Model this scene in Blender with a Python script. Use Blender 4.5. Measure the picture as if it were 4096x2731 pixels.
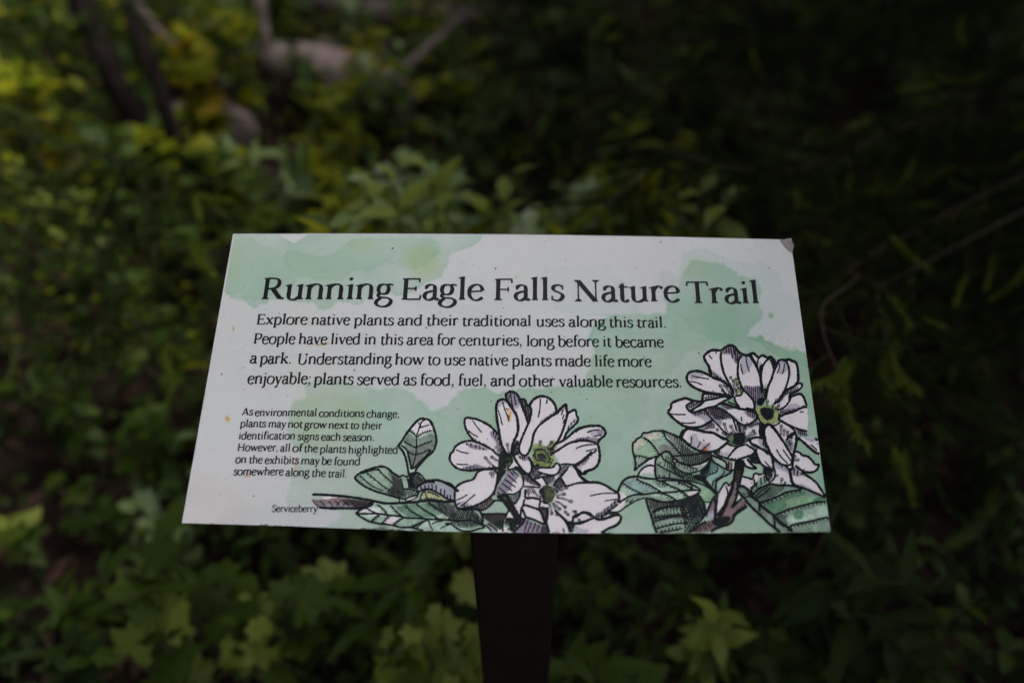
import bpy, bmesh, math, random
import numpy as np
from mathutils import Vector, Matrix, geometry

S = bpy.context.scene
for o in list(bpy.data.objects):
    bpy.data.objects.remove(o)
random.seed(7)
NR = np.random.RandomState(11)

# ---------------------------------------------------------------- camera
W, H, F = 4096.0, 2731.0, 2900.0          # size and focal length of the photograph in its pixels
CAM_H = 1.52
dn = np.array([35.0, -3053.0, -F]); dn /= np.linalg.norm(dn)      # where the post's verticals meet = straight down
Zc = -dn
Yc = np.array([0, 0, -1.0]); Yc = Yc - Yc.dot(Zc) * Zc; Yc /= np.linalg.norm(Yc)
Xc = np.cross(Yc, Zc)
R = np.array([Xc, Yc, Zc])                # world <- camera
CAM = np.array([0.0, 0.0, CAM_H])
cd = bpy.data.cameras.new('camera')
cam = bpy.data.objects.new('camera', cd)
S.collection.objects.link(cam)
m4 = Matrix([list(R[0]) + [0], list(R[1]) + [0], list(R[2]) + [CAM_H], [0, 0, 0, 1]])
cam.matrix_world = m4
cd.sensor_width = 36.0
cd.lens = F / W * 36.0
cd.clip_start = 0.02
cd.clip_end = 500.0
cd.dof.use_dof = True
cd.dof.focus_distance = 0.70
cd.dof.aperture_fstop = 1.45
cd.dof.aperture_blades = 0
S.camera = cam


def ray(u, v):
    d = np.array([(u - W / 2) / F, -(v - H / 2) / F, -1.0])
    return R @ d                          # unit depth along the view axis


def ground_at(u, v, h=0.0):
    d = ray(u, v)
    k = (h - CAM_H) / d[2]
    return CAM + d * k


# ---------------------------------------------------------------- light
SUN_EL, SUN_AZ = math.radians(50), math.radians(75)     # from the right, screened from the sign by the spruce
world = bpy.data.worlds.new('World')
S.world = world
world.use_nodes = True
nt = world.node_tree
bg = nt.nodes['Background']
sky = nt.nodes.new('ShaderNodeTexSky')
sky.sky_type = 'NISHITA'
sky.sun_disc = False
sky.sun_elevation = SUN_EL
sky.sun_rotation = SUN_AZ
sky.air_density = 1.0
sky.dust_density = 4.0
sky.ozone_density = 1.0
# thin high cloud over most of the sky: the Nishita sky mixed with its own grey
bw = nt.nodes.new('ShaderNodeRGBToBW')
cl = nt.nodes.new('ShaderNodeMix'); cl.data_type = 'RGBA'; cl.blend_type = 'MULTIPLY'; cl.inputs[0].default_value = 1.0
cl.inputs[7].default_value = (1.05, 1.0, 0.97, 1)
mixs = nt.nodes.new('ShaderNodeMix'); mixs.data_type = 'RGBA'; mixs.inputs[0].default_value = 0.82
nt.links.new(sky.outputs[0], bw.inputs[0])
nt.links.new(bw.outputs[0], cl.inputs[6])
nt.links.new(sky.outputs[0], mixs.inputs[6]); nt.links.new(cl.outputs[2], mixs.inputs[7])
nt.links.new(mixs.outputs[2], bg.inputs[0])
bg.inputs[1].default_value = 0.14
sun_d = bpy.data.lights.new('sun', 'SUN')
sun_d.energy = 4.6
sun_d.angle = math.radians(12)            # sun behind thin cloud: no hard shadows in the photograph
sun_d.color = (1.0, 0.95, 0.88)
sun = bpy.data.objects.new('sun', sun_d)
S.collection.objects.link(sun)
sdir = Vector((math.sin(SUN_AZ) * math.cos(SUN_EL), math.cos(SUN_AZ) * math.cos(SUN_EL), math.sin(SUN_EL)))
sun.rotation_euler = sdir.to_track_quat('Z', 'Y').to_euler()
S.view_settings.view_transform = 'Standard'
S.view_settings.look = 'None'
S.view_settings.gamma = 1.0
S.view_settings.exposure = 1.86
S.view_settings.use_curve_mapping = False
S.render.engine = 'CYCLES'
S.cycles.use_denoising = True
S.cycles.max_bounces = 6
S.cycles.transparent_max_bounces = 4
S.cycles.sample_clamp_indirect = 4.0


# ---------------------------------------------------------------- helpers
def lin(c):
    c = np.asarray(c, float) / 255.0
    return np.where(c <= 0.04045, c / 12.92, ((c + 0.055) / 1.055) ** 2.4)


def link(o, parent=None):
    S.collection.objects.link(o)
    if parent is not None:
        o.parent = parent
    return o


def mesh_obj(name, verts, faces, mat, parent=None, smooth=False):
    me = bpy.data.meshes.new(name)
    me.from_pydata([tuple(v) for v in verts], [], faces)
    me.update()
    if mat is not None:
        me.materials.append(mat)
    if smooth:
        me.polygons.foreach_set('use_smooth', [True] * len(me.polygons))
    return link(bpy.data.objects.new(name, me), parent)


def tag(o, label=None, cat=None, group=None, kind=None):
    if label: o['label'] = label
    if cat: o['category'] = cat
    if group: o['group'] = group
    if kind: o['kind'] = kind
    return o


def empty(name, loc, rz=0.0):
    o = bpy.data.objects.new(name, None)
    o.empty_display_size = 0.05
    o.location = loc
    o.rotation_euler = (0, 0, rz)
    return link(o)


def new_mat(name):
    m = bpy.data.materials.new(name)
    m.use_nodes = True
    b = m.node_tree.nodes['Principled BSDF']
    return m, m.node_tree, b


def noise_mat(name, c1, c2, scale=8.0, rough=0.6, bump=0.0, c3=None, spec=0.5, coord='Object', detail=6.0):
    m, t, b = new_mat(name)
    tc = t.nodes.new('ShaderNodeTexCoord')
    n = t.nodes.new('ShaderNodeTexNoise'); n.inputs['Scale'].default_value = scale
    n.inputs['Detail'].default_value = detail; n.inputs['Roughness'].default_value = 0.62
    t.links.new(tc.outputs[coord], n.inputs['Vector'])
    r = t.nodes.new('ShaderNodeValToRGB')
    r.color_ramp.elements[0].position = 0.32; r.color_ramp.elements[1].position = 0.68
    r.color_ramp.elements[0].color = (*c1, 1); r.color_ramp.elements[1].color = (*c2, 1)
    if c3 is not None:
        e = r.color_ramp.elements.new(0.5); e.color = (*c3, 1)
    t.links.new(n.outputs['Fac'], r.inputs['Fac'])
    t.links.new(r.outputs['Color'], b.inputs['Base Color'])
    b.inputs['Roughness'].default_value = rough
    b.inputs['Specular IOR Level'].default_value = spec
    if bump:
        bp = t.nodes.new('ShaderNodeBump'); bp.inputs['Strength'].default_value = bump
        bp.inputs['Distance'].default_value = 0.02
        t.links.new(n.outputs['Fac'], bp.inputs['Height'])
        t.links.new(bp.outputs['Normal'], b.inputs['Normal'])
    return m


def leaf_mat(name, c, c2, trans=0.4, rough=0.42, spec=0.5):
    """leaf: per-object and mottled colour variation, gloss on top, some light passing through"""
    m, t, b = new_mat(name)
    oi = t.nodes.new('ShaderNodeObjectInfo')
    tc = t.nodes.new('ShaderNodeTexCoord')
    n = t.nodes.new('ShaderNodeTexNoise'); n.inputs['Scale'].default_value = 35.0; n.inputs['Detail'].default_value = 3
    t.links.new(tc.outputs['Object'], n.inputs['Vector'])
    ad = t.nodes.new('ShaderNodeMath'); ad.operation = 'MULTIPLY_ADD'
    ad.inputs[1].default_value = 0.45; t.links.new(n.outputs['Fac'], ad.inputs[0])
    ms = t.nodes.new('ShaderNodeMath'); ms.operation = 'MULTIPLY'; ms.inputs[1].default_value = 0.75
    t.links.new(oi.outputs['Random'], ms.inputs[0]); t.links.new(ms.outputs[0], ad.inputs[2])
    mx = t.nodes.new('ShaderNodeMix'); mx.data_type = 'RGBA'
    mx.inputs[6].default_value = (*c, 1); mx.inputs[7].default_value = (*c2, 1)
    t.links.new(ad.outputs[0], mx.inputs[0])
    t.links.new(mx.outputs[2], b.inputs['Base Color'])
    b.inputs['Roughness'].default_value = rough
    b.inputs['Specular IOR Level'].default_value = spec
    tr = t.nodes.new('ShaderNodeBsdfTranslucent')
    hs = t.nodes.new('ShaderNodeHueSaturation'); hs.inputs['Value'].default_value = 1.5; hs.inputs['Hue'].default_value = 0.485
    t.links.new(mx.outputs[2], hs.inputs['Color']); t.links.new(hs.outputs[0], tr.inputs['Color'])
    ms2 = t.nodes.new('ShaderNodeMixShader'); ms2.inputs[0].default_value = trans
    out = t.nodes['Material Output']
    t.links.new(b.outputs[0], ms2.inputs[1]); t.links.new(tr.outputs[0], ms2.inputs[2])
    t.links.new(ms2.outputs[0], out.inputs['Surface'])
    return m


def smooth_pts(P, closed=False, step=3.0):
    """Catmull-Rom through the points, sampled about every `step` units"""
    P = np.asarray(P, float)
    n = len(P)
    if n < 3:
        if n < 2: return P
        k = max(1, int(np.linalg.norm(P[1] - P[0]) / step))
        return np.array([P[0] + (P[1] - P[0]) * i / k for i in range(k + 1)])
    out = []
    rng = n if closed else n - 1
    for i in range(rng):
        p0 = P[(i - 1) % n] if (closed or i > 0) else 2 * P[0] - P[1]
        p1 = P[i]; p2 = P[(i + 1) % n]
        p3 = P[(i + 2) % n] if (closed or i + 2 < n) else 2 * P[-1] - P[-2]
        k = max(1, int(np.linalg.norm(p2 - p1) / step))
        tt = (np.arange(k) / k)[:, None]
        out.append(0.5 * (2 * p1 + (p2 - p0) * tt + (2 * p0 - 5 * p1 + 4 * p2 - p3) * tt ** 2 + (3 * p1 - p0 - 3 * p2 + p3) * tt ** 3))
    if not closed: out.append(P[-1:])
    return np.vstack(out)
# ---------------------------------------------------------------------------
# the printed serviceberry drawing: each block is (x0, y0, scale) + strokes
# f colour pts = wash, l width pts = pen line, k = ticks along the last line,
# h width gap angle pts = hatching inside an outline, s = stamen, o = ring
# ---------------------------------------------------------------------------
ART = []
ART.append((1240, 1640, 3.0748, '''
f m 1110,430 1200,280 1300,150 1400,105 1480,140 1540,260 1550,400 1500,510 1380,640 1300,760 1210,780 1180,620 1140,500
f w 1250,230 1320,150 1400,110 1470,140 1510,230 1440,270 1340,330 1280,270
f G 1150,390 1210,290 1310,340 1400,310 1500,290 1540,340 1530,440 1400,560 1270,710 1200,520
f N 1200,520 1310,470 1530,400 1500,490 1380,600 1270,700
l 7 1215,790 1190,640 1150,520 1095,440 1130,380 1200,270 1290,160 1350,110 1410,105 1470,125 1510,190 1540,280 1555,370 1540,450 1500,520 1430,580 1360,660 1310,720 1290,790
l 6 1120,430 1190,490 1215,580 1240,680 1250,720 1300,690 1370,620 1440,550 1490,480
l 4 1250,720 1290,600 1310,460 1310,340 1340,230 1370,150 1420,115
l 3.5 1340,220 1400,200 1470,180
l 3.5 1320,330 1400,280 1500,250
k 3 6 -3,-26
l 3.5 1310,460 1400,420 1510,380
k 3 7 3,-30
l 3.5 1300,550 1380,530 1480,480
k 3 6 4,-26
l 3.5 1310,330 1260,280 1215,255
k 3 5 6,-26
l 3.5 1310,470 1230,430 1155,385
k 3 7 2,-26
l 3.5 1290,550 1230,530 1200,500
k 3 4 2,-26
l 3.5 1370,210 1350,180 1330,150
f g 560,830 640,770 800,710 890,690 960,720 1060,800 1120,830 1140,920 1200,960 1190,1060 1100,1070 950,1040 780,970 640,920 580,870
f m 860,720 930,730 960,780 900,780
f N 1000,830 1100,820 1150,950 1180,1050 1060,1050 960,1010 1020,920
l 7 1100,1080 960,1040 820,1000 700,950 620,900 565,850 560,820 620,770 720,730 820,700 880,690 950,710 1020,770 1100,820
l 3 590,880 680,940 800,1000 920,1030
l 3.5 610,800 700,880 800,950 900,990
k 3 6 -34,-6
l 3.5 700,770 800,850 900,930 990,990
k 3 6 -36,-4
l 3.5 840,720 900,790 980,860 1040,920
k 3 6 -36,-4
l 3.5 640,780 760,740 860,720
h 2.5 14 55 960,760 1080,830 1140,940 1190,1060 1060,1050 940,1010 1020,900
h 2.5 14 -40 1000,800 1100,850 1140,940 1190,1060 1060,1050 950,1010 1020,900
l 5 1100,830 1140,800 1190,820 1210,800 1260,770 1330,770 1390,820 1410,880 1340,920 1300,950
f m 1120,840 1180,820 1210,960 1150,970
l 5 1115,840 1135,910 1150,965 1210,970 1300,990 1330,1030 1250,1060 1150,1090 1100,1070
l 4 1190,820 1210,900 1215,960
f G 1220,820 1320,780 1390,840 1400,880 1300,940 1240,960
h 3 17 30 1225,800 1330,780 1400,850 1400,890 1300,950 1240,970
h 3 17 -60 1225,800 1330,780 1400,850 1400,890 1300,950 1240,970
h 6 12 80 1215,790 1290,780 1270,860 1290,960 1225,960
f m 960,1000 1100,980 1290,990 1330,1030 1200,1070 1060,1060
h 3 24 50 960,1000 1100,980 1290,990 1330,1030 1200,1070 1060,1060
h 3 24 -50 960,1000 1100,980 1290,990 1330,1030 1200,1070 1060,1060
f w 1180,1075 1320,1040 1330,1060 1230,1110 1180,1120
l 5 1105,1080 1105,1140 1180,1140 1170,1080
l 4 1180,1120 1260,1100 1320,1060 1330,1030
f v 1300,960 1380,900 1500,880 1640,910 1750,980 1790,1010 1780,1120 1640,1100 1500,1000 1400,980 1330,1030
l 8 1400,870 1480,865 1570,860 1660,890 1760,950 1830,1000
l 7 1290,970 1370,910 1460,880 1540,890
l 6 1320,1030 1360,990 1440,970 1520,990 1610,1040 1690,1090 1780,1110
j 4 1310,960 1330,1000
j 4 1360,925 1375,975
j 4 1410,920 1420,965
j 4 1460,915 1463,975
j 4 1500,905 1505,980
j 4 1550,920 1553,1000
j 4 1610,960 1610,1040
j 4 1660,970 1650,1060
j 4 1690,1040 1690,1090
j 4 1730,1040 1725,1100
f Y 1370,1060 1390,1000 1440,985 1530,1010 1620,1060 1660,1100 1560,1100 1440,1100 1360,1110
l 5 1350,1110 1370,1040 1410,985 1470,975
l 3.5 1440,1090 1420,1020 1400,980
l 3.5 1360,1110 1460,1090 1560,1100 1640,1110
k 3 7 -6,-24
l 3.5 1440,1000 1520,1020 1600,1070
k 3 5 -8,22
f w 150,1070 310,1060 330,1090 180,1100
f b 30,1095 200,1095 330,1070 500,1090 760,1130 730,1190 500,1200 150,1200 90,1180 50,1140
f B 380,1090 500,1100 760,1130 700,1190 500,1180 400,1130
f v 190,1160 450,1170 560,1190 300,1200 170,1200
l 8 25,1035 150,1038 300,1048 480,1065 620,1085 780,1115 900,1140 1000,1145 1130,1140 1300,1130 1460,1110 1620,1125 1780,1120
l 3 30,1095 60,1150 110,1185
l 8 110,1195 250,1205 450,1205 620,1208 680,1190 740,1170 770,1140 730,1130
j 3 120,1110 190,1180
j 3 230,1120 285,1185
j 3 310,1110 375,1185
j 3 375,1110 320,1180
j 3 410,1100 480,1185
j 3 480,1100 400,1180
j 3 490,1090 560,1190
h 3 26 50 520,1090 760,1130 700,1190 560,1200
h 3 26 -50 480,1090 760,1130 700,1190 500,1200
f m 560,1265 640,1210 760,1160 860,1150 1000,1160 1140,1170 1300,1150 1420,1140 1600,1140 1700,1220 1780,1330 1640,1460 1500,1480 1380,1450 1100,1430 900,1400 760,1370 640,1310
f w 600,1250 690,1210 800,1200 860,1250 940,1300 700,1290
f g 760,1370 830,1310 950,1310 900,1400
f w 900,1400 960,1320 1100,1310 1020,1410
f D 1060,1180 1300,1150 1420,1140 1600,1140 1700,1220 1600,1280 1440,1320 1200,1300 1110,1250
f E 1420,1150 1600,1140 1700,1220 1680,1290 1500,1200
f g 1040,1420 1140,1330 1400,1350 1260,1440
f m 1400,1360 1700,1350 1560,1440 1420,1470
l 6 560,1265 640,1215 700,1195 760,1160
l 6 560,1265 640,1320 740,1370 860,1395 1000,1410 1120,1440 1240,1440 1360,1470 1480,1490
l 6 570,1270 720,1272 860,1275 960,1290 1080,1300 1180,1320 1340,1330 1500,1340 1660,1345 1840,1360
l 4 1290,1470 1340,1420 1420,1360 1460,1360 1480,1420 1510,1480
l 4 1240,1440 1300,1420 1400,1360
l 4 1500,1400 1560,1370 1640,1360
l 3.5 1600,1460 1660,1420 1720,1410
l 4.5 690,1200 780,1250 860,1275
k 3 4 -34,-2
l 4.5 830,1160 900,1210 960,1290
k 3 5 -38,-4
l 4.5 1000,1170 1050,1230 1140,1310
k 3 5 -40,-4
l 4.5 1170,1165 1250,1240 1400,1330
k 3 7 -40,-2
l 4.5 1310,1150 1400,1220 1500,1280 1590,1340
k 3 8 -40,-2
l 4.5 1460,1130 1540,1190 1620,1240 1700,1300
k 3 8 -40,-2
l 4.5 1580,1130 1590,1180 1620,1230
l 4.5 750,1370 800,1320 850,1290
k 3 4 40,0
l 4.5 880,1400 920,1350 970,1300
k 3 4 40,0
l 4.5 1020,1420 1080,1370 1150,1325
k 3 5 -40,-2
l 4.5 1240,1440 1320,1400 1430,1350
k 3 5 -44,0
h 2.5 14 60 1600,1130 1720,1150 1790,1200 1760,1320 1680,1290 1620,1200
h 2.5 16 -60 1620,1130 1760,1150 1800,1240 1760,1320 1680,1260
f v 1710,1250 1750,1160 1790,1200 1760,1270 1700,1300
'''))
ART.append((1780, 1550, 4.0, '''
f w 320,500 430,490 560,520 700,600 860,740 910,940 880,1050 760,1000 620,910 460,840 360,720 315,600
f p 720,700 790,690 870,760 900,900 920,980 860,960 800,860 750,780
f n 830,920 910,960 960,1040 880,1030 800,960
f w 860,1100 760,1010 660,950 560,890 440,850 330,855 240,890 170,950 140,1010 100,1050 80,1130 100,1200 170,1270 260,1310 400,1320 520,1310 640,1300 760,1290 860,1280
f p 330,880 460,900 600,950 700,1000 640,1005 560,990 420,960 340,920
f p 290,1300 360,1250 470,1220 560,1235 680,1270 780,1290 500,1315
f w 1000,230 950,195 900,190 850,220 820,290 820,420 835,560 860,700 885,860 930,970 1010,1090 1060,1080 1080,930 1110,840 1160,740 1175,640 1165,540 1130,430 1080,330
f l 840,260 900,200 960,215 950,260 870,300 830,400
f w 985,180 1060,65 1130,90 1180,150 1210,230 1240,310 1280,410 1325,560 1290,680 1200,870 1100,850 1170,640 1140,430 1050,300
f p 985,120 1060,75 1130,100 1190,200 1190,260 1120,300 1090,330 1020,240 985,180
f l 1120,300 1200,260 1190,310 1130,345
f p 1210,190 1290,220 1320,290 1370,320 1365,450 1325,560 1280,420 1230,300
f w 1360,310 1370,250 1430,180 1520,140 1610,145 1690,190 1750,260 1790,400 1650,490 1560,550 1490,620 1440,700 1410,780 1395,880 1370,960 1340,1030 1290,1085 1240,1080 1200,1030 1185,970 1200,900 1270,730 1340,560 1375,380
f p 1510,580 1530,520 1620,470 1700,410 1760,385 1775,430 1660,490 1560,550
f w 1790,400 1850,340 1935,265 1955,400 1930,550 1860,760 1790,870 1690,990 1500,960 1400,900 1420,760 1480,640 1560,550 1650,490
f w 1955,430 2060,355 2100,370 2130,480 2060,610 1940,740 1880,850 1800,890 1870,760 1930,560
f l 2020,560 2120,470 2120,550 2060,610 1990,660
f w 1700,1070 1800,890 1900,840 2080,680 2260,620 2420,600 2560,700 2440,800 2352,860 2080,860 1880,950
f w 1700,1080 1790,1010 1980,890 2180,845 2400,880 2450,900 2440,1050 2300,1160 2120,1240 1950,1230 1850,1230 1780,1100
f y 1400,920 1500,900 1640,920 1700,850 1750,850 1800,940 1740,1000 1760,1100 1740,1260 1600,1270 1420,1230 1400,1100
f o 1440,1010 1520,985 1600,1010 1660,1100 1670,1200 1560,1260 1430,1220 1400,1090 1440,1060
f E 1480,1080 1560,1060 1600,1110 1580,1160 1500,1150
l 7 860,750 780,670 700,600 600,545 510,505 430,490 350,480 315,520 320,610 360,710 420,800 480,860 560,890 660,940 740,985
l 7 860,1280 760,1290 640,1300 520,1310 400,1325 260,1310 160,1265 95,1190 75,1120 95,1050 130,1020 160,950 240,890 340,855 440,850 520,880
l 4 740,985 800,1030 860,1100
l 3.5 440,520 500,610 590,720
l 3.5 370,680 440,740 530,790
k 3 1 0,0
j 3.5 455,790 450,820
j 3.5 495,815 490,850
j 3.5 548,845 545,880
j 3.5 625,880 620,915
j 3.5 780,690 775,760
j 3.5 825,740 800,810
j 3.5 860,780 840,850
j 3.5 890,850 865,920
l 3.5 170,990 270,1030 380,1050
l 3.5 180,1220 280,1230 370,1222
j 3.5 350,880 345,925
j 3.5 415,885 412,965
j 3.5 490,910 490,965
j 3.5 560,920 556,995
j 3.5 615,960 612,1005
j 3 660,900 655,940
j 3 710,945 705,975
j 3.5 300,1270 300,1300
j 3.5 345,1260 345,1300
j 3.5 405,1250 405,1300
j 3.5 460,1250 460,1290
j 3.5 520,1270 518,1300
j 3.5 600,1275 600,1300
j 3.5 710,1250 710,1290
j 3.5 760,1260 758,1290
l 8 1040,1090 1005,1090 960,1020 920,950 890,860 865,700 840,560 822,420 822,290 850,220 900,190 960,195 1010,240 1050,300 1100,370 1145,450 1165,560 1170,660 1150,760 1105,850 1080,930 1060,1080
l 3.5 920,220 950,330 990,430 1025,530
l 3.5 850,360 880,450 900,530 920,600
l 8 985,190 975,130 1000,85 1060,65 1130,90 1180,150 1210,230 1240,310 1280,410 1320,530 1335,590
l 5 985,190 1040,260 1100,350
j 3.5 1050,90 1070,250 1095,340
j 3.5 1105,110 1125,220 1140,290
j 3 1030,110 1020,200
l 7 1200,200 1250,185 1295,225 1315,285 1365,310
j 3 1240,210 1250,270
j 3 1275,230 1300,400
j 3 1320,320 1310,440
j 3 1340,330 1330,500
h 3 24 100 1230,230 1320,300 1370,330 1360,450 1320,520 1270,380
l 8 1380,320 1350,300 1370,250 1430,180 1520,140 1610,145 1690,190 1750,260 1780,340 1785,410 1840,350 1900,290 1935,268 1940,330 1958,400
l 7 1375,320 1380,400 1360,500 1330,580 1290,670 1250,760 1210,860 1185,950 1190,1020 1240,1078 1300,1080 1345,1020 1380,930 1400,850 1415,760 1450,680 1510,600 1600,530 1700,460 1800,400
j 4 1525,170 1520,320 1490,480
j 4 1635,190 1622,260
j 3.5 1550,540 1540,570
j 3.5 1600,490 1615,530
j 3.5 1640,460 1650,500
j 3.5 1680,420 1700,460
j 3.5 1730,395 1750,425
l 7 1958,400 1945,480 1925,560 1890,670 1850,770 1800,860 1740,930 1680,1000
j 4 1895,340 1860,440
j 4 1905,430 1880,510
j 4 1920,500 1885,575
l 7 1945,440 2000,390 2060,358 2095,375 2100,430 2130,490 2115,550 2050,620 1980,680 1930,750 1900,830 1850,870
j 4 2070,510 2060,560
j 4 2020,550 2015,600
j 4 1985,600 1960,680
j 4 1955,690 1925,760
l 7 1740,920 1800,890 1900,840 1990,770 2080,690 2160,645 2260,620 2352,600
l 7 1680,1080 1790,1010 1880,950 1980,890 2080,860 2180,845 2280,850 2352,865
l 4 2090,975 2200,930 2352,905
l 4 2250,1020 2352,990
l 3.5 2270,720 2340,680
j 3.5 2120,830 2115,860
j 3.5 2170,800 2165,845
j 3.5 2220,800 2218,840
j 3.5 2270,800 2268,840
f p 2080,840 2120,795 2230,780 2352,790 2352,845 2200,840
s 5.5 1525,870 1525,940
s 5.5 1700,880 1640,990
s 5.5 1735,1010 1670,1040
s 5 1000,910 1040,1060
s 5 1160,870 1120,990
s 5 770,1000 850,1080
s 5 645,1120 820,1280
s 5 750,1110 850,1170
s 5 730,1370 820,1320
s 5 760,1410 810,1330
h 3 26 95 1420,960 1640,940 1660,1010 1430,1010
h 3 20 60 1640,990 1760,960 1700,1080 1660,1060
l 4 1400,1080 1440,1060 1440,1010 1520,985 1600,1010 1650,1080 1680,1150 1660,1210
l 4 1400,1090 1440,1100 1470,1160 1560,1165 1620,1180
l 4 1480,1080 1540,1060 1590,1090 1600,1130 1640,1140
h 3 14 50 1480,1080 1560,1060 1600,1110 1580,1160 1500,1150
j 3.5 1700,1120 1650,1210
j 3.5 1730,1140 1680,1240
j 3.5 1715,1190 1650,1270
f o 900,1010 1000,1030 1080,1100 1060,1220 1000,1300 860,1370 840,1280 860,1130
f E 880,1050 960,1040 980,1180 900,1330 850,1320 870,1150
h 3 13 70 900,1020 1000,1030 1080,1120 1050,1220 980,1300 860,1350 850,1250 860,1130
h 3 15 -30 900,1020 980,1030 1010,1120 990,1220 960,1300 850,1340 850,1250 860,1130
h 3 16 80 820,1010 900,960 930,1040 870,1100
l 4 1000,1100 1040,1080 1060,1100 1080,1180 1050,1230 1000,1290
l 4 980,1200 1030,1170 1070,1180
f b 1100,900 1150,860 1170,930 1160,1080 1090,1110 1080,1000
h 4 20 70 1090,880 1170,860 1170,1050 1090,1110 1070,1000
l 6 1170,870 1110,960 1090,1040 1080,1100
l 6 1080,1100 1150,1050 1190,1040
'''))
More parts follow.
